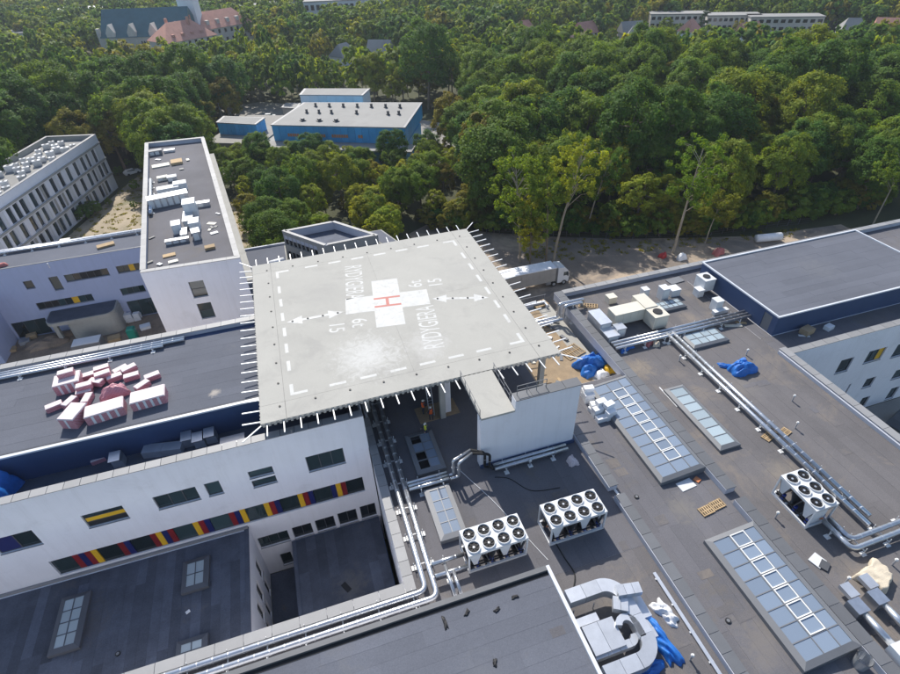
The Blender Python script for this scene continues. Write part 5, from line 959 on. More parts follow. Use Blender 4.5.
for k_ in range(22):
    xx, yy = random.uniform(21.5, 28.4), random.uniform(37.5, 51.5); Lb = random.uniform(.5, 2.8); mt_ = random.choice(('wood', 'wood', 'steel_white', 'cream', 'frame_grey', 'plastic_white'))
    o = link(MB().obox((0, 0, 0), (Lb, random.uniform(.12, .6), random.uniform(.04, .2))).mesh('offcut', mt_), 'offcut', None, (xx, yy, 9.795), random.uniform(0, 3)); tag(o, 'board or profile offcut strewn over the boarded terrace', 'offcut', 'offcuts strewn over the terrace')
for kk, (px, lb) in enumerate((((515, 597), 'curled black felt scrap on the front block roof near its corner'), ((497, 610), 'small black felt scrap in the middle of the front block roof'), ((467, 613), 'black felt scrap left on the front block roof'), ((495, 663), 'black felt scrap nearest the lower edge of the front block roof'), ((445, 623), 'flat dark felt strip on the front block roof'))):
    heap('felt_scrap', lb, 'scrap', at(*px, 13.12), .5 if kk != 4 else .9, .25, .09, 'black', .4*kk, 70+kk, n=10, z=13.118, rough=.6)
board('small white offcut on the low left roof', (188, 612), .35, .25, .5, 5.62, 'plastic_white', .06, 'offcut', 'offcut')
def hose(label, pts, r=.03, mat='rubber', name='cable'):
    q_ = [Vector(p) for p in pts]; sm_ = []
    for i in range(len(q_)-1):
        p0, p1, p2, p3 = q_[max(i-1, 0)], q_[i], q_[i+1], q_[min(i+2, len(q_)-1)]
        for k_ in range(8): t_ = k_/8; sm_.append(.5*((2*p1)+(p2-p0)*t_+(2*p0-5*p1+4*p2-p3)*t_*t_+(3*p1-p0-3*p2+p3)*t_**3))
    o = MB().tube(sm_+[q_[-1]], r, 6).build(name, mat); return tag(o, label, 'cable')
zz = Z0+.05
hose('pale cable curving from the pipe loop to the chillers', [at(*g3(290, 360), zz), at(*g3(350, 415), zz), at(*g3(420, 480), zz), at(*g3(540, 610), zz), at(*g3(600, 674), zz)], .025, 'plastic_white')
hose('black hose on the roof below the screen wall', [at(*g3(420, 395), zz), at(*g3(470, 400), zz), at(*g3(545, 440), zz), at(*g3(640, 430), zz)])
hose('dark cable between the chillers and the ducts', [at(*ga(370, 200), zz), at(*ga(400, 250), zz), at(*ga(432, 300), zz), at(*ga(430, 345), zz)], .05)
ctr = thing('cable_tray', 'narrow steel cable tray along the divider at the lower right', 'cable tray', (20.0, 12, Z0)); B('tray', 'galv_dull', ctr, 19.75, 20.0, 6, 15.5, Z0+.12, Z0+.2)
for y in (7, 9, 11, 13, 15): B('foot', 'steel_white', ctr, 19.7, 20.05, y, y+.12, Z0+.016, Z0+.119)
# roof clutter on the pale block
zt_ = 13.22; gtw = lambda x, y: (130+x/3.207, 130+y/3.207)
cl = [((80, 65), 3.4, 1.6, .9, 'frame_grey', 'dark unit at the far end of the pale block roof'), ((125, 62), 3.0, 1.4, .5, 'galv_dull', 'silver box at the far end of the pale block roof'), ((148, 98), 3, 3, .5, 'wood', 'square timber pile on the pale block roof'), ((98, 112), 4.5, 2.2, .2, 'cream', 'flat beige sheets on the pale block roof'), ((103, 150), 2.5, 1.5, .6, 'cream', 'small beige crate on the pale block roof'), ((133, 148), 2.2, 1.8, .8, 'car_silver', 'blue-grey crate on the pale block roof'),
      ((118, 208), 9, 2.6, 1.6, 'galv', 'long silver air handler across the pale block roof'), ((120, 183), 5, 2, 1.0, 'panel_white', 'white unit behind the long silver air handler'), ((158, 168), 3, 2.2, 1.2, 'panel_white', 'white box right behind the silver air handler'), ((186, 228), 2.6, 3.0, 2.6, 'panel_white', 'tall white plant box in the middle of the pale block roof'), ((185, 275), 2.0, 5.0, 1.2, 'galv', 'silver duct box in front of the tall white plant box'), ((145, 298), 1.8, 2.4, 1.5, 'panel_white', 'white unit left of the silver duct box'), ((203, 290), 2.0, 2.6, 1.4, 'panel_white', 'white unit right of the silver duct box'), ((208, 322), 1.6, 2.2, 1.3, 'car_silver', 'grey unit at the near end of the plant group'), ((150, 350), 4.6, .9, .6, 'galv', 'silver profile bundle lying in front of the plant group'), ((172, 325), 1.2, 3.0, .8, 'galv_dull', 'galvanised duct stub in the plant group'), ((225, 232), 4, 1.2, .7, 'galv_dull', 'galvanised duct right of the tall plant box'), ((255, 372), 2.0, 1.3, .4, 'wood', 'wooden pallet load near the front parapet'), ((125, 400), 2.4, 1.2, .15, 'wood', 'brown boards near the front parapet'), ((138, 420), 1.8, .9, .15, 'cream', 'beige boards nearest the front parapet')]
ang = math.atan2(-(bl-fl).x, (bl-fl).y)
for px, L, W, h, mt, lb in cl:
    p = at(*gtw(*px), zt_+h); t = thing('roof_unit', lb, 'roof unit', (p.x, p.y, zt_), ang+random.uniform(-.1, .1), 'clutter on the pale block roof'); L, W = L*.72, W*.8; MB().obox((0, 0, 0), (L, W, h)).build('casing', mt, t, local=True)
    if h > .5:
        MB().obox((0, 0, h+.002), (L+.1, W+.1, .06)).build('lid', mt, t, local=True)
        for k in range(int(L)): MB().box(-L/2+k+.1, -L/2+k+.85, -W/2-.03, -W/2-.002, .12, h-.12).build('access_panel', 'frame_white', t, local=True)
random.seed(23)
for k, px in enumerate([(262, 300), (275, 310), (255, 320), (270, 330), (262, 312), (282, 268), (70, 345), (90, 95), (165, 125), (95, 430), (60, 425), (185, 95)]):
    board(['white scrap sheet in the loose group right of the plant on the pale block roof', 'scattered pale offcut on the pale block roof'][k > 5], gtw(*px), random.uniform(.6, 1.5), random.uniform(.3, .8), random.uniform(0, 3), zt_+.0+k*.012, random.choice(('cream', 'concrete', 'panel_white')) if k != 6 else 'frame_dark', .06, 'offcut', 'offcut')['group'] = 'offcuts on the pale block roof'
pipe_run('silver pipe along the left parapet of the pale block roof', [[tuple((fl+(bl-fl)*.35+Vector((1.1, 0, 13.7)))), tuple((fl+(bl-fl)*.62+Vector((1.1, 0, 13.7))))]], r=.3, zb=zt_, supports=3)
# cooling units on the office block
random.seed(31)
um = MB().obox((0, 0, .12), (1.6, 1.1, 1.15)).obox((0, 0, 0), (1.5, 1.0, .119)).mesh('casing', 'galv_dull'); uf = MB().cyl(0, 0, 1.272, 1.33, .3, 14).mesh('fan', 'frame_dark'); k = 0
for i in range(13):
    for j in range(4):
        if random.random() < .22: continue
        p = q_off = Eo-do*(4+i*2.9+random.uniform(-.4, .4))-no*(2.4+j*2.2+random.uniform(-.3, .3))
        t = thing('cooling_unit', 'grey-white cooling unit in the crowd on the office block roof', 'cooling unit', (p.x, p.y, 9.61), random.uniform(-.2, .2)+R(16), 'cooling units on the office block roof'); t.scale = [random.uniform(.7, 1.15)]*3; link(um, 'casing', t); link(uf, 'fan', t)
# annex roof bits
board('white sheet on the sunken annex roof', (340, 245), 2.0, 1.2, .3, 8.62, 'plastic_white', .1); tk = thing('tank', 'pale horizontal tank on the link roof behind the deck', 'tank', (-4.8, 83.5, 5.85)); MB().tube([(-6.4, 83.2, 6.5), (-3.8, 83.7, 6.5)], .6, 16).build('shell', 'panel_white', tk, smooth=True); B('cradle', 'frame_grey', tk, -5.6, -4.6, 83.1, 83.7, 5.845, 6.0)
# yard: portable toilet, container, wrapped goods
p = at(135, 339, G); pt_ = thing('portable_toilet', 'green portable toilet beside white wrapped goods in the building yard', 'toilet', (p.x, p.y, G+.03)); MB().obox((p.x, p.y, G+.03), (1.2, 1.2, 2.1)).build('cabin', 'green_plastic', pt_); MB().obox((p.x, p.y, G+2.132), (1.25, 1.25, .25), 0, .75).build('roof', 'green_plastic', pt_); MB().obox((p.x, p.y-.62, G+.2), (.8, .03, 1.8)).build('door', 'hivis_yellow' if False else 'green_plastic', pt_)
p = at(88, 344, G+1.5); cb = thing('site_container', 'dark green site container with pale roof in front of the porch', 'container', (p.x, p.y, G+.03)); MB().obox((p.x, p.y, G+.03), (4.2, 2.2, 2.1)).build('body', 'frame_grey', cb); MB().obox((p.x, p.y, G+2.132), (4.0, 2.0, .1)).build('roof', 'panel_white', cb)
random.seed(41); p0 = at(127, 322, G)
for k in range(14):
    o = link(fm, 'wrapped_bale', None, (p0.x+(k % 4)*1.1-1.5+random.uniform(-.15, .15), p0.y+((k//4) % 2)*.9+random.uniform(-.1, .1), G+.03+(k//8)*.77), random.uniform(-.3, .3)); o.scale = (1, 1.3, 1.5); tag(o, 'white wrapped bale in the heap beside the green toilet', 'bale', 'white bales in the building yard')
for k, (px, L, W, h, mt, lb) in enumerate((((26, 343), 1.5, 1.2, .6, 'car_silver', 'grey-blue crate at the left of the yard'), ((33, 338), 1.4, 1.0, .7, 'wood', 'brown crate at the left of the yard'), ((115, 340), 1.8, 1.4, .5, 'wood', 'timber crate left of the green toilet'), ((146, 328), 1.6, 1.2, .5, 'plastic_white', 'white crate right of the green toilet'), ((8, 352), 2.5, 1.2, .4, 'wood', 'timber stack at the yard edge'))):
    p = at(*px, G); t = thing('crate', lb, 'crate', (p.x, p.y, G+.03), .2); MB().obox((0, 0, 0), (L, W, h)).build('box', mt, t, local=True); MB().obox((0, 0, h+.002), (L+.06, W+.06, .05)).build('lid', mt, t, local=True)
random.seed(83)
for par, (x0, x1, y0, y1), n_, mt_ in ((rw, (31.5, 47, 6, 49), 12, 'bitumen'), (gw, (21.8, 24.5, 8, 33), 6, 'bitumen_brown'), (cw, (12.8, 19.5, 5, 26), 7, 'bitumen_brown'), (fb, (-20, 11, 6, 16.5), 6, 'bitumen')):
    for k_ in range(n_): x_, y_ = random.uniform(x0, x1), random.uniform(y0, y1); zz_ = (13.1 if par is fb else Z0)+.017; MB().obox((x_, y_, zz_), (random.uniform(.5, 1.6), random.uniform(.4, 1.1), .006), random.choice((0, .03, -.04))).build('felt_patch', mt_, par)
# ------------------------------------------------------------------ people
def person(label, p, z, rz, top, pose=0):
    t = thing('person', label, 'person', (p.x, p.y, z), rz, 'workers on the roof')
    J = [(0, 0, .95), (0, 0, 1.15), (0, .02, 1.40), (0, .02, 1.52), (0, .05, 1.66), (0, .05, 1.76), (-.10, 0, .90), (-.12, .10, .50), (-.12, .0, .07), (-.12, .14, .04), (.10, 0, .90), (.13, -.05, .50), (.14, -.14, .07), (.14, .0, .04), (-.20, .0, 1.40), (-.27, .02, 1.12), (-.24, .22, .95), (-.24, .3, .93), (.20, 0, 1.40), (.28, .05, 1.12), (.25, .28, 1.08), (.25, .36, 1.08)]
    E = [(0, 1), (1, 2), (2, 3), (3, 4), (4, 5), (0, 6), (6, 7), (7, 8), (8, 9), (0, 10), (10, 11), (11, 12), (12, 13), (2, 14), (14, 15), (15, 16), (16, 17), (2, 18), (18, 19), (19, 20), (20, 21)]
    rad = [.15, .15, .16, .065, .10, .07, .10, .075, .055, .05, .10, .075, .055, .05, .075, .055, .045, .05, .075, .055, .045, .05]
    me = bpy.data.meshes.new('body'); me.from_pydata(J, E, []); me.materials.append(MT['trousers']); b = link(me, 'body', t)
    md = b.modifiers.new('skin', 'SKIN'); me.skin_vertices or b
    for i, r_ in enumerate(rad): me.skin_vertices[0].data[i].radius = (r_, r_*.85)
    me.skin_vertices[0].data[0].use_root = True; ss_ = b.modifiers.new('sub', 'SUBSURF'); ss_.levels = ss_.render_levels = 1
    vest = MB(); rings = [(.92, .19, .15), (1.1, .185, .15), (1.3, .21, .155), (1.44, .2, .14), (1.5, .1, .09)]
    vs = []; n = 14
    for z_, a, b_ in rings: vs += [(a*math.cos(2*math.pi*k/n), b_*math.sin(2*math.pi*k/n)+.01, z_) for k in range(n)]
    vest.add(vs, [(r_*n+k, r_*n+(k+1) % n, (r_+1)*n+(k+1) % n, (r_+1)*n+k) for r_ in range(4) for k in range(n)]).build('vest', top, t, True, local=True)
    hd = MB(); vs = []
    for i in range(5): a = R(90*i/4); vs += [(.125*math.cos(a)*math.cos(2*math.pi*k/n), .05+.145*math.cos(a)*math.sin(2*math.pi*k/n), 1.70+.13*math.sin(a)) for k in range(n)]
    hd.add(vs, [(r_*n+k, r_*n+(k+1) % n, (r_+1)*n+(k+1) % n, (r_+1)*n+k) for r_ in range(4) for k in range(n)]); hd.box(-.1, .1, .15, .25, 1.69, 1.71); hd.build('helmet', 'helmet', t, True, local=True)
    fc = MB(); fc.tube([(0, .075, 1.56), (0, .085, 1.60), (0, .085, 1.66), (0, .07, 1.70)], [.06, .085, .095, .09], 10).obox((0, .175, 1.62), (.03, .04, .045)).build('face', 'skin', t, True, local=True)
    for i in (17, 21): MB().obox((J[i][0], J[i][1]+.03, J[i][2]-.04), (.07, .1, .06), 0, .8).build('hand', 'skin', t, local=True)
person('worker in orange vest standing on the boards under the deck, right one', at(*g3(207, 203), Z0), Z0+.07, .3, 'hivis')
person('worker in orange vest under the deck edge, left one', at(*g3(180, 180), Z0), Z0+.07, -1.2, 'hivis')
person('worker in yellow vest beside the open roof light', at(*g3(190, 255), Z0), Z0+.016, 2.0, 'hivis_yellow')
sc = thing('ladder', 'grey ladder leaning up to the deck behind the workers', 'ladder', (8.6, 37.5, Z0+.02))
for s in (-.25, .25): MB().bar((8.6+s, 36.6, Z0+.02), (8.6+s, 38.2, 17.3), .06).build('rail', 'galv_dull', sc)
for k in range(18): f_ = (k+.5)/18; MB().bar((8.35, 36.6+1.6*f_, Z0+.02+f_*5.78), (8.85, 36.6+1.6*f_, Z0+.02+f_*5.78), .035).build('rung', 'galv_dull', sc)
# ------------------------------------------------------------------ truck and cars
tk = thing('truck', 'white articulated lorry with grey-sided trailer on the track behind the deck', 'truck', (36, 75.4, G+.02)); ty0, ty1 = 74.15, 76.7; gz = G+.02
B('trailer_side', 'trailer_grey', tk, 28.6, 42.3, ty0, ty1, gz+1.15, gz+3.85); B('trailer_roof', 'plastic_white', tk, 28.55, 42.35, ty0-.03, ty1+.03, gz+3.852, gz+4.0); B('chassis', 'black', tk, 28.8, 44.6, ty0+.7, ty1-.7, gz+.75, gz+1.14)
for k in range(12): x = 28.6+13.7*k/12; B('side_post', 'trailer_grey', tk, x+.05, x+.15, ty0-.035, ty0-.002, gz+1.2, gz+3.8)
cab = MB(); prof = [(42.75, .6), (44.95, .6), (45.05, 1.9), (44.75, 2.9), (44.1, 3.55), (42.95, 3.75), (42.75, 3.6)]
n = len(prof); cab.add([(x, ty0+.02, gz+z) for x, z in prof]+[(x, ty1-.02, gz+z) for x, z in prof], [tuple(range(n)), tuple(range(2*n-1, n-1, -1))]+[(i, n+i, n+(i+1) % n, (i+1) % n) for i in range(n)]); cb = cab.build('cab', 'car_white', tk)
MB().add([(45.045, ty0+.15, gz+1.95), (45.045, ty1-.15, gz+1.95), (44.79, ty1-.2, gz+2.85), (44.79, ty0+.2, gz+2.85)], [(0, 1, 2, 3)]).build('windscreen', 'glass', cb); B('side_window', 'glass', cb, 43.9, 44.8, ty0-.002, ty0+.018, gz+1.95, gz+2.7); B('bumper', 'frame_dark', cb, 44.9, 45.12, ty0+.1, ty1-.1, gz+.35, gz+.85); B('mirror', 'frame_dark', cb, 44.6, 44.75, ty0-.25, ty0-.02, gz+1.9, gz+2.5)
for x in (30.2, 31.5, 32.8, 42.2-.1, 44.1):
    for y, s in ((ty0+.02, 1), (ty1-.3, 1)):
        wh = MB().tube([(x, y, gz+.5), (x, y+.28, gz+.5)], .5, 18).build('wheel', 'rubber', tk); MB().tube([(x, y-.02, gz+.5), (x, y-.001, gz+.5)], .27, 12).build('rim', 'galv_dull', wh)
B('fuel_tank', 'galv', tk, 40.6, 41.5, ty0+.1, ty0+.7, gz+.5, gz+1.1)
def car(label, p, rz, paint, z=G+.03):
    t = thing('car', label, 'car', (p.x, p.y, z), rz, 'parked cars'); pr_ = [(-2.1, .3), (2.1, .3), (2.15, .6), (2.0, .85), (1.0, .95), (.45, 1.42), (-1.3, 1.45), (-1.95, 1.0), (-2.15, .85)]; n = len(pr_)
    MB().add([(x, -.85 if z_ < 1.1 else -.68, z_) for x, z_ in pr_]+[(x, .85 if z_ < 1.1 else .68, z_) for x, z_ in pr_], [tuple(range(n)), tuple(range(2*n-1, n-1, -1))]+[(i, n+i, n+(i+1) % n, (i+1) % n) for i in range(n)]).build('body', paint, t, local=True)
    MB().add([(.98, -.72, .99), (.98, .72, .99), (.5, .62, 1.39), (.5, -.62, 1.39)], [(0, 1, 2, 3)]).build('windscreen', 'glass', t, local=True)
    for s in (-1, 1): MB().add([(.85, s*.83, 1.0), (-1.7, s*.83, 1.0), (-1.25, s*.72, 1.38), (.4, s*.72, 1.38)], [(0, 1, 2, 3)]).build('side_window', 'glass', t, local=True)
    for x in (-1.3, 1.3):
        for y in (-.88, .68): wh = MB().tube([(x, y, .32), (x, y+.2, .32)], .32, 14).build('wheel', 'rubber', t, local=True)
car('pale car parked between the two left blocks', at(133, 174, G), .5, 'car_white'); car('white car by the trees left of the blue hall', at(203, 108, G), .3, 'car_white'); car('silver car on the path beside the blue shed', at(270, 118, G), -.2, 'car_silver')
car('white van-like car before the hall canopy', at(377, 163, G), 1.2, 'car_white'); car('dark car on the inner lawn at the right edge', at(897, 424, G), .3, 'frame_dark')
car('red car far behind the wood by the houses', at(566, 54, G), .3, 'car_red')
# white rolled pipe and barrels by the track
p = at(767, 241, G); rl = thing('plastic_roll', 'big white plastic roll lying by the wood edge', 'roll', (p.x, p.y, G+.02)); MB().tube([(p.x-2.6, p.y+.4, G+.85), (p.x+2.6, p.y-.5, G+.85)], .8, 16).build('shell', 'plastic_white', rl, smooth=True)
heap('debris', 'red crates left by the leaning pale tree', 'debris', at(663, 257, G), 1.6, 1.0, .9, 'car_red', .2, 51, z=G+.03, n=10); heap('debris', 'white sack left by the leaning pale tree', 'debris', at(681, 259, G), 1.8, 1.3, 1.1, 'plastic_white', .2, 52, z=G+.03, n=10); heap('debris', 'pink sheet by the raised hall corner', 'debris', at(718, 254, G), 2.4, 1.4, 1.2, 'salmon', .2, 53, z=G+.03, n=10)
# ------------------------------------------------------------------ trees
class Leafs:
    pass
def leaf_quads(rng, centers, radii, per, size, flat=.55, ctr=None):
    """leaf-sized quads scattered in clumps; returns verts (n*4,3)"""
    C_ = np.repeat(centers, per, axis=0); Rr = np.repeat(radii, per)[:, None]; n = len(C_)
    d = rng.normal(size=(n, 3)); d /= np.linalg.norm(d, axis=1)[:, None]; r_ = rng.random((n, 1))**(1/2.2)
    p = C_+d*r_*Rr*np.array([1, 1, flat+.2])
    out = d*.6 if ctr is None else (p-ctr)/np.maximum(np.linalg.norm(p-ctr, axis=1), .01)[:, None]*.8+d*.5
    nrm = out+rng.normal(size=(n, 3))*.42+np.array([0, 0, .35]); nrm /= np.linalg.norm(nrm, axis=1)[:, None]
    a = np.cross(nrm, rng.normal(size=(n, 3))); a /= np.linalg.norm(a, axis=1)[:, None]; b = np.cross(nrm, a); s = size*rng.uniform(.6, 1.3, (n, 1))
    a *= s; b *= s*.75
    return np.stack([p-a*.5, p-b*.5+nrm*s*.08, p+a*.5, p+b*.5+nrm*s*.08], axis=1).reshape(-1, 3)
def quad_mesh(name, V, mat):
    n = len(V)//4; me = bpy.data.meshes.new(name); me.vertices.add(n*4); me.vertices.foreach_set('co', V.astype(np.float32).ravel()); me.loops.add(n*4); me.loops.foreach_set('vertex_index', np.arange(n*4, dtype=np.int32)); me.polygons.add(n); me.polygons.foreach_set('loop_start', np.arange(0, n*4, 4, dtype=np.int32)); me.polygons.foreach_set('loop_total', np.full(n, 4, dtype=np.int32)); me.materials.append(MT[mat]); me.update(calc_edges=True); return me
def broadleaf(seed, h, r, mat, nclump=60, per=90, leaf=.5, z_low=.28, bark='bark', thin=1.0):
    rng = np.random.default_rng(seed); cs = []; rs = []
    zc, hz = h*(z_low+1)/2, h*(1-z_low)/2; nl = 15
    for k in range(nl):                                             # lobes spread over the crown dome, sub-clumps on each lobe's outside
        zz_ = 1-1.75*(k+.5)/nl; a_ = k*2.39996+rng.uniform(-.4, .4); ee = math.sqrt(max(0, 1-zz_*zz_)); lr = rng.uniform(.30, .46); d0 = np.array([ee*math.cos(a_), ee*math.sin(a_), zz_]); c0 = np.array([0, 0, zc])+d0*np.array([r*(1-lr), r*(1-lr), hz*(1-lr)])*rng.uniform(.8, 1.12)
        for q in range(nclump//nl+1):
            d = rng.normal(size=3)+d0*.9+np.array([0, 0, .35]); d /= np.linalg.norm(d); cs.append(c0+d*np.array([r*lr, r*lr, min(r, hz)*lr])*rng.uniform(.75, 1.0)); rs.append(rng.uniform(.11, .2)*r)
    cs, rs = np.array(cs), np.array(rs); cs[:, 2] = np.clip(cs[:, 2], h*z_low*.85, h)
    V = leaf_quads(rng, cs, rs, per, leaf, ctr=np.array([0, 0, zc*.85])); crown = quad_mesh('crown', V, mat)
    mb = MB(); lean = rng.uniform(-.06, .06, 2)*h; tp = [(0, 0, -.1), (lean[0]*.1, lean[1]*.1, h*.15), (lean[0]*.4, lean[1]*.4, h*.4), (lean[0]*.8, lean[1]*.8, h*.62), (lean[0], lean[1], h*.85)]; rt = h*.017*thin
    mb.tube(tp, [rt*1.35, rt, rt*.8, rt*.5, rt*.15], 7)
    for k in rng.choice(len(cs), 9, replace=False):
        f_ = rng.uniform(.3, .7); st_ = Vector((lean[0]*f_, lean[1]*f_, h*f_)); en = Vector(cs[k]); 
        if en.z < st_.z: st_.z = max(h*.2, en.z*.8)
        mid = (st_+en)/2+Vector((0, 0, -.04*h)); mb.tube([st_, mid, en], [rt*.45, rt*.3, rt*.08], 5)
    return crown, mb.mesh('trunk', bark)
def conifer(seed, h, r, mat):
    rng = np.random.default_rng(seed); cs = []; rs = []
    for k in range(60): z = h*rng.uniform(.12, 1)**.9; rr = r*(1-z/h)**.8; a = rng.uniform(0, 6.28); q_ = rr*rng.uniform(.4, 1); cs.append((q_*math.cos(a), q_*math.sin(a), z)); rs.append(.18*r+.2*rr)
    V = leaf_quads(rng, np.array(cs), np.array(rs), 60, .42, .3); crown = quad_mesh('crown', V, mat); mb = MB(); mb.tube([(0, 0, -.1), (0, 0, h*.5), (0, 0, h*.97)], [h*.016, h*.01, .03], 6); return crown, mb.mesh('trunk', 'bark')
KIND = {'dark': [broadleaf(100+i, 22.5, 8.2, 'leaf_dark', 255, 62, .5, .18) for i in range(4)], 'mid': [broadleaf(200+i, 21, 7.4, 'leaf_mid', 240, 60, .48, .18) for i in range(4)], 'olive': [broadleaf(300+i, 17, 5.8, 'leaf_olive', 165, 60, .46, .18) for i in range(3)], 'yellow': [broadleaf(400+i, 16, 5.0, 'leaf_yellow', 135, 55, .44, .2) for i in range(2)], 'conifer': [conifer(500+i, 17, 3.0, 'leaf_conifer') for i in range(2)], 'poplar': [broadleaf(600, 20, 2.2, 'leaf_dark', 90, 60, .42, .06)], 'bush': [broadleaf(700+i, 4.2, 2.4, m_, 60, 50, .32, .04) for i, m_ in enumerate(('leaf_mid', 'leaf_olive', 'leaf_dark'))]}
LAB = {'dark': 'dark green broad-crowned tree', 'mid': 'mid green leafy tree', 'olive': 'olive-tinged rounded tree', 'yellow': 'yellow-green light-crowned tree', 'conifer': 'slim dark conifer', 'poplar': 'tall narrow poplar', 'bush': 'low leafy shrub'}
def tree(kind, var, p, s, rz, where, sz=None):
    cr, tr_ = KIND[kind][var % len(KIND[kind])]; lab_ = LAB[kind] if kind != 'bush' else ('fresh green shrub', 'olive-tinged shrub', 'dark green shrub')[var % 3]; t = thing({'bush': 'shrub', 'conifer': 'conifer', 'poplar': 'poplar'}.get(kind, 'broadleaf_tree'), lab_+' '+where, 'shrub' if kind == 'bush' else 'tree', (p[0], p[1], G), rz, lab_+' '+where); a_s = random.uniform(.88, 1.14); t.scale = (s*a_s, s/a_s, sz or s*random.uniform(.88, 1.14)); link(cr, 'crown' if kind != 'bush' else 'foliage', t); link(tr_, 'trunk' if kind != 'bush' else 'stems', t)
# solitary trees of the wood edge
def lone(label, base_px, top_px, hgt, cr_r, mat, bark, seed, clumps, low=.55, bend=.15, leaf=.34):
    b = at(*base_px, G); v = ray(*top_px); k = b.y/v.y; tp = v*k; tp.z += H; rng = np.random.default_rng(seed)
    t = thing('edge_tree', label, 'tree', (b.x, b.y, G)); e = Vector((tp.x-b.x, rng.uniform(-.5, .5), tp.z-G)); hh = e.z; side = Vector((-e.x*.25, 0, 0))
    pts = [Vector((0, 0, -.1)), e*.2+side*bend*2+Vector((0, 0, .0)), e*.45+side*bend*3, e*.7+side*bend, e]; r0 = .19*hh/18
    mb = MB(); mb.tube(pts, [r0*1.2, r0, r0*.8, r0*.5, r0*.15], 8); cs = []; rs = []
    for k in range(int(clumps*1.9)):
        f_ = rng.uniform(low, 1.04); st_ = e*f_; a = rng.uniform(0, 6.28); q_ = cr_r*rng.uniform(.35, 1)*(1.15-.5*abs(f_-.8)); en = st_+Vector((q_*math.cos(a), q_*math.sin(a), rng.uniform(.2, 1.4))); cs.append(en); rs.append(rng.uniform(.5, .95))
        if k % 4 == 0: mb.tube([e*max(low*.85, f_-.1), (st_+en)/2+Vector((0, 0, -.1)), en], [r0*.28, r0*.17, r0*.05], 5)
    mb.build('trunk', bark, t, local=True); me = quad_mesh('crown', leaf_quads(rng, np.array([tuple(c_) for c_ in cs]), np.array(rs), 75, leaf, .6), mat); link(me, 'crown', t)
lone('tall tree leaning right with bare curved trunk and yellow-green top', (553, 262), (583, 152), 20, 4.2, 'leaf_yellow', 'bark_pale', 1, 46, .62)
lone('pale forked tree leaning right over the sandy track', (673, 253), (702, 148), 19, 4.6, 'leaf_mid', 'bark_pale', 2, 44, .5)
lone('slender light green tree left of the leaning one', (546, 262), (547, 182), 14, 2.8, 'leaf_mid', 'bark', 3, 34, .35)
lone('light green round-topped tree near the deck corner', (520, 262), (517, 165), 17, 4.4, 'leaf_mid', 'bark_pale', 4, 64, .42)
lone('small bright green tree before the lorry', (530, 264), (532, 205), 9, 2.4, 'leaf_yellow', 'bark', 5, 34, .25)
lone('thin leaning trunk in the shade of the wood', (586, 232), (610, 160), 16, 3.5, 'leaf_dark', 'bark_pale', 6, 36, .6)
lone('bare thin leaning trunk right of the forked tree', (705, 243), (722, 200), 13, 3.2, 'leaf_olive', 'bark_pale', 7, 34, .6)
lone('slanting trunk at the right end of the wood edge', (873, 224), (905, 160), 16, 4.0, 'leaf_mid', 'bark_pale', 8, 40, .6)
# the wood and the groves: jittered planting, nearest three hundred as single trees
def poly_in(p, poly):
    x, y = p; ins = False; n = len(poly)
    for i in range(n):
        (x1, y1), (x2, y2) = poly[i], poly[(i+1) % n]
        if (y1 > y) != (y2 > y) and x < (x2-x1)*(y-y1)/(y2-y1)+x1: ins = not ins
    return ins
EDGE = [(24, 106), (30, 105), (41, 98), (63, 87.5), (79, 82.5), (102, 79.5), (130, 79.5), (420, 79.5), (420, 20), (24, 20)]
NO = [EDGE, [(-200, -20), (60, -20), (60, 76), (27, 76), (22, 92), (10, 94), (-9, 93), (-14, 128), (-24, 137), (-33, 140), (-40, 170), (-60, 166), (-78, 100), (-200, 100)], [(-24, 160), (-8, 160), (4, 157), (30, 142), (44, 148), (52, 165), (60, 185), (30, 205), (8, 215), (-12, 222), (-4, 200), (-20, 190)], [(60, 246), (92, 238), (99, 254), (66, 264)], [(-76, 326), (-36, 300), (-38, 275), (-14, 285), (20, 325), (14, 335), (-22, 340), (-28, 350), (-72, 358)], [(30, 395), (95, 390), (105, 445), (30, 450)]]
def proj(p): d_ = Vector(p)-Vector((0, 0, H)); z = d_.dot(FW); return (450+FPX*d_.dot(RT)/z, 337-FPX*d_.dot(UP)/z, z)
def x_g(y): return False
random.seed(77); cand = []
y = 80.0
while y < 640:
    sp = 8.6 if y < 260 else 9.2; x = -340
    while x < 470:
        gq = -20 < x < 44 and y < 152
        p = (x+random.uniform(-.42, .42)*sp, y+random.uniform(-.42, .42)*sp); x += sp*(.55 if gq else 1)
        a_, b_, z_ = proj((p[0], p[1], G+10))
        if z_ < 5 or not (-70 < a_ < 970 and -90 < b_ < 700): continue
        if any(poly_in(p, q_) for q_ in NO): continue
        if any(abs(p[0]-h_.x) < 7 and -10 < p[1]-h_.y < 7 for h_ in HOUSES): continue
        cand.append((math.hypot(*p), p))
    y += sp
cand.sort()
near = []; far = []
for d_, p in cand:
    grove = -20 < p[0] < 42 and 92 < p[1] < 158
    far.append((d_, p, grove)) if len(near) >= 290 else near.append((d_, p, grove))
def zone(a_, b_, p):
    row = 'in the front row of the wood' if p[1] < 103-.12*min(p[0], 190) else ('in the middle of the wood' if p[1] < 165 else 'at the far side of the wood'); return row+(' behind the lorry' if a_ < 580 else ' behind the sandy track' if a_ < 700 else ' behind the raised hall')
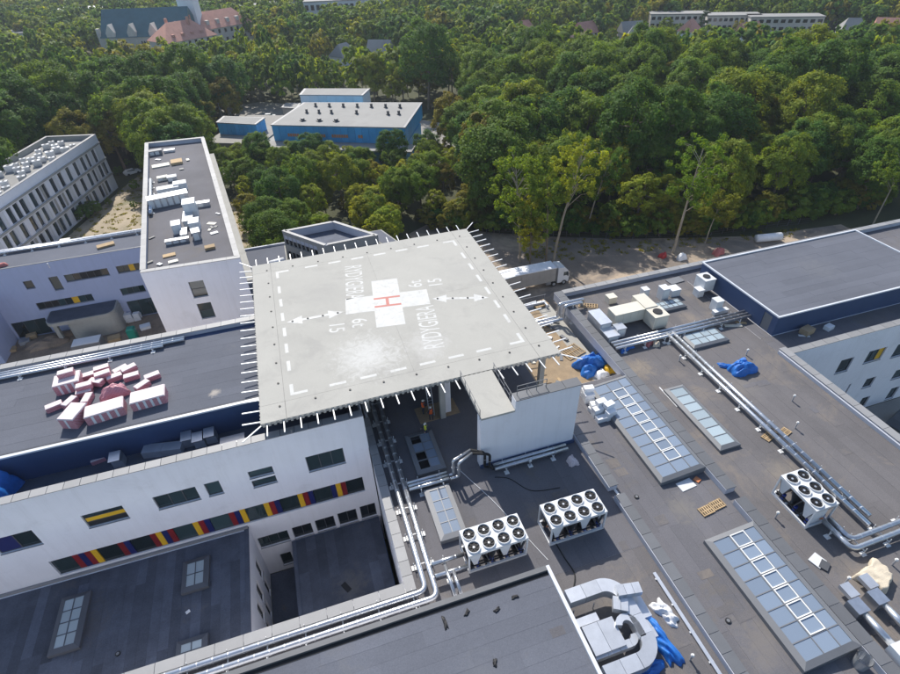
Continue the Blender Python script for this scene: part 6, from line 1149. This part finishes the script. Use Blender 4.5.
for d_, p, grove in near:
    a_, b_, z_ = proj((p[0], p[1], G+10)); left = a_ < 240
    if grove:
        kd = random.choice(('mid', 'mid', 'olive', 'dark', 'yellow', 'yellow')); tree(kd, random.randint(0, 3), p, (random.uniform(.46, .68) if p[1] < 125 else random.uniform(.40, .54)), random.uniform(0, 6.28), 'in the low grove before the blue hall, '+('left part' if a_ < 300 else 'middle part' if a_ < 380 else 'right part'))
    elif left:
        kd = random.choice(('mid', 'olive', 'olive', 'dark', 'mid', 'dark')); tree(kd, random.randint(0, 3), p, random.uniform(.85, 1.15), random.uniform(0, 6.28), 'in the grove behind the office block' if a_ < 110 else 'in the grove behind the pale block')
    else:
        kd = random.choice(('dark', 'dark', 'dark', 'mid', 'mid', 'mid', 'olive', 'yellow') if p[0] > 45 else ('mid', 'mid', 'olive', 'dark', 'yellow')); tree(kd, random.randint(0, 3), p, (random.uniform(.72, 1.2) if p[1] > 98-.06*p[0]+6 else random.uniform(.66, .86)) if kd != 'yellow' else random.uniform(.75, .95), random.uniform(0, 6.28), (zone(a_, b_, p) if a_ > 420 else 'around the blue hall'))
# everything beyond: one wooded mass, crowns built from the same lobes at lower density
rng = np.random.default_rng(9)
def lite(seed):
    g_ = np.random.default_rng(seed); cs = []; rs = []
    for k in range(11):
        zz_ = 1-1.6*(k+.5)/11; a_ = k*2.39996+g_.uniform(-.4, .4); ee = math.sqrt(max(0, 1-zz_*zz_)); lr = g_.uniform(.32, .46); d0 = np.array([ee*math.cos(a_), ee*math.sin(a_), zz_]); c0 = d0*(1-lr)*g_.uniform(.85, 1.1)
        for q in range(4): d = g_.normal(size=3)+d0*.9+np.array([0, 0, .35]); d /= np.linalg.norm(d); cs.append(c0+d*lr*.9); rs.append(.2)
    return leaf_quads(g_, np.array(cs), np.array(rs), 14, .25, ctr=np.array([0, 0, -.2]))
LT = [lite(i) for i in range(8)]; MASS = [('leaf_dark', []), ('leaf_dark', []), ('leaf_mid', []), ('leaf_mid', []), ('leaf_olive', []), ('leaf_yellow', [])]; trk = MB()
for d_, p, grove in far:
    k = random.choices(range(6), (5, 5, 4, 4, 1.2, .8))[0]; near_house = any(abs(p[0]-h_.x) < 20 and -45 < p[1]-h_.y < 0 for h_ in HOUSES)
    h_ = random.uniform(12, 20)*(.48 if near_house else 1); r_ = h_*random.uniform(.3, .42)
    if random.random() < .08: r_ *= .5; h_ *= 1.15
    V = LT[random.randint(0, 7)]; a_ = random.random()*6.28; ca_, sa_ = math.cos(a_), math.sin(a_); V = np.stack([(V[:, 0]*ca_-V[:, 1]*sa_)*r_+p[0], (V[:, 0]*sa_+V[:, 1]*ca_)*r_+p[1], V[:, 2]*h_*.42+G+h_*.58], axis=1)
    MASS[k][1].append(V); trk.tube([(p[0], p[1], G-.05), (p[0], p[1], G+h_*.6)], [.2, .1], 4, cap=False)
fo = thing('far_woodland', None, None, (0, 300, G)); fo['kind'] = 'stuff'
for k, v in MASS:
    if v: oo = link(quad_mesh('foliage_mass', np.concatenate(v)-np.array([0, 300, G]), k), 'foliage_mass', fo); oo['kind'] = 'stuff'
ot = trk.build('trunk_mass', 'bark', fo); ot['kind'] = 'stuff'; print('FAR', len(far))
for px in ((437, 16), (446, 14), (452, 14), (460, 16), (610, 20), (300, 30), (418, 40), (700, 30)): p = at(px[0], px[1]+8, G); tree('poplar' if px[1] < 20 else 'conifer', 0, p, random.uniform(.9, 1.2), random.random()*6, 'standing out above the far woodland')
# shrubs on the sandy ground and along the wood edge
random.seed(91)
for k in range(150):
    u_ = random.random(); e0 = [(27, 104), (41, 97), (63, 86.5), (79, 81.5), (102, 78.8), (125, 78.8)]; i = int(u_*5); f_ = u_*5-i; p = (e0[i][0]+(e0[i+1][0]-e0[i][0])*f_, e0[i][1]+(e0[i+1][1]-e0[i][1])*f_+random.uniform(-.3, 5.5)); tree('bush', k, p, random.uniform(.5, 1.5), random.random()*6, 'at the foot of the wood behind the '+('lorry' if p[0] < 48 else 'leaning trees' if p[0] < 64 else 'forked tree' if p[0] < 82 else 'white plastic roll' if p[0] < 100 else 'raised hall'))
for px in [(262, 215), (270, 222), (280, 212), (255, 200), (275, 235), (268, 205), (250, 225), (288, 218), (262, 190), (120, 175), (128, 165), (138, 160), (110, 150), (134, 150), (125, 140), (136, 190), (95, 214), (88, 220), (110, 205), (135, 208), (248, 185), (300, 208), (320, 205), (345, 210), (365, 208), (400, 214), (420, 222)]:
    p = at(*px, G); tree('bush', random.randint(0, 2), p, random.uniform(.35, .9), random.random()*6, 'on the sandy ground by the left blocks' if px[0] < 295 else 'behind the angled annex')
# dry grass tufts on the open ground
gpts = []
for poly, n in (([(-46, 99), (-26, 99), (-29, 136), (-31, 165), (-38, 170), (-42, 160), (-58, 104)], 420), ([(-9, 92), (-3, 90), (-2, 105), (-8, 130), (-14, 140), (-17, 134)], 160), ([(40, 84), (60, 80), (100, 74), (100, 77), (79, 80), (63, 86), (45, 94)], 130)):
    xs_ = [p[0] for p in poly]; ys_ = [p[1] for p in poly]
    while n:
        p = (random.uniform(min(xs_), max(xs_)), random.uniform(min(ys_), max(ys_)))
        if poly_in(p, poly): gpts.append((p[0], p[1], G+.08)); n -= 1
gr_ = quad_mesh('dry_grass', leaf_quads(np.random.default_rng(4), np.array(gpts), np.random.default_rng(5).uniform(.3, 1.1, len(gpts)), 26, .3, .0), 'leaf_olive'); go = link(gr_, 'dry_grass'); go['kind'] = 'stuff'
# fence at the foot of the wood
fe = thing('wire_fence', 'low dark fence with posts along the foot of the wood', 'fence', (75, 82, G)); e0 = [(38, 98.2), (48, 92.6), (63, 85.9), (79, 80.9), (104, 77.6)]
for (x0, y0), (x1, y1) in zip(e0, e0[1:]):
    L = math.hypot(x1-x0, y1-y0); n = int(L/2.5)
    for k in range(n): f_ = k/n; MB().bar((x0+(x1-x0)*f_, y0+(y1-y0)*f_, G), (x0+(x1-x0)*f_, y0+(y1-y0)*f_, G+1.6), .09).build('post', 'frame_dark', fe)
    for z in (.3, .8, 1.3): MB().bar((x0, y0, G+z), (x1, y1, G+z), .04).build('rail', 'frame_dark', fe)
def lamp(label, px): p = at(*px, G); t = thing('street_lamp', label, 'street lamp', (p.x, p.y, G), 0, 'street lamps'); MB().cyl(p.x, p.y, G, G+8, .09, 8, .05).build('pole', 'galv_dull', t); MB().bar((p.x-.9, p.y, G+8), (p.x+.9, p.y, G+8), .07).build('arm', 'galv_dull', t); MB().box(p.x-1.3, p.x-.9, p.y-.12, p.y+.12, G+7.95, G+8.08).box(p.x+.9, p.x+1.3, p.y-.12, p.y+.12, G+7.95, G+8.08).build('lantern', 'panel_white', t)
lamp('twin-arm street lamp behind the pale block', (172, 152)); lamp('twin-arm street lamp left of the blue shed', (225, 128))
# ------------------------------------------------------------------ air
hz = bpy.data.materials.new('haze'); hz.use_nodes = True; N = hz.node_tree.nodes; N.remove(N['Principled BSDF']); pv = N.new('ShaderNodeVolumePrincipled'); pv.inputs['Color'].default_value = (.78, .86, 1, 1); pv.inputs['Density'].default_value = .00016; pv.inputs['Anisotropy'].default_value = .3
hz.node_tree.links.new(pv.outputs[0], N['Material Output'].inputs['Volume']); MT['haze'] = hz
ho = MB().box(-3100, 3100, -1600, 4100, G-1, 56).build('haze', 'haze', loc=(0, 0, 0)); ho['kind'] = 'stuff'
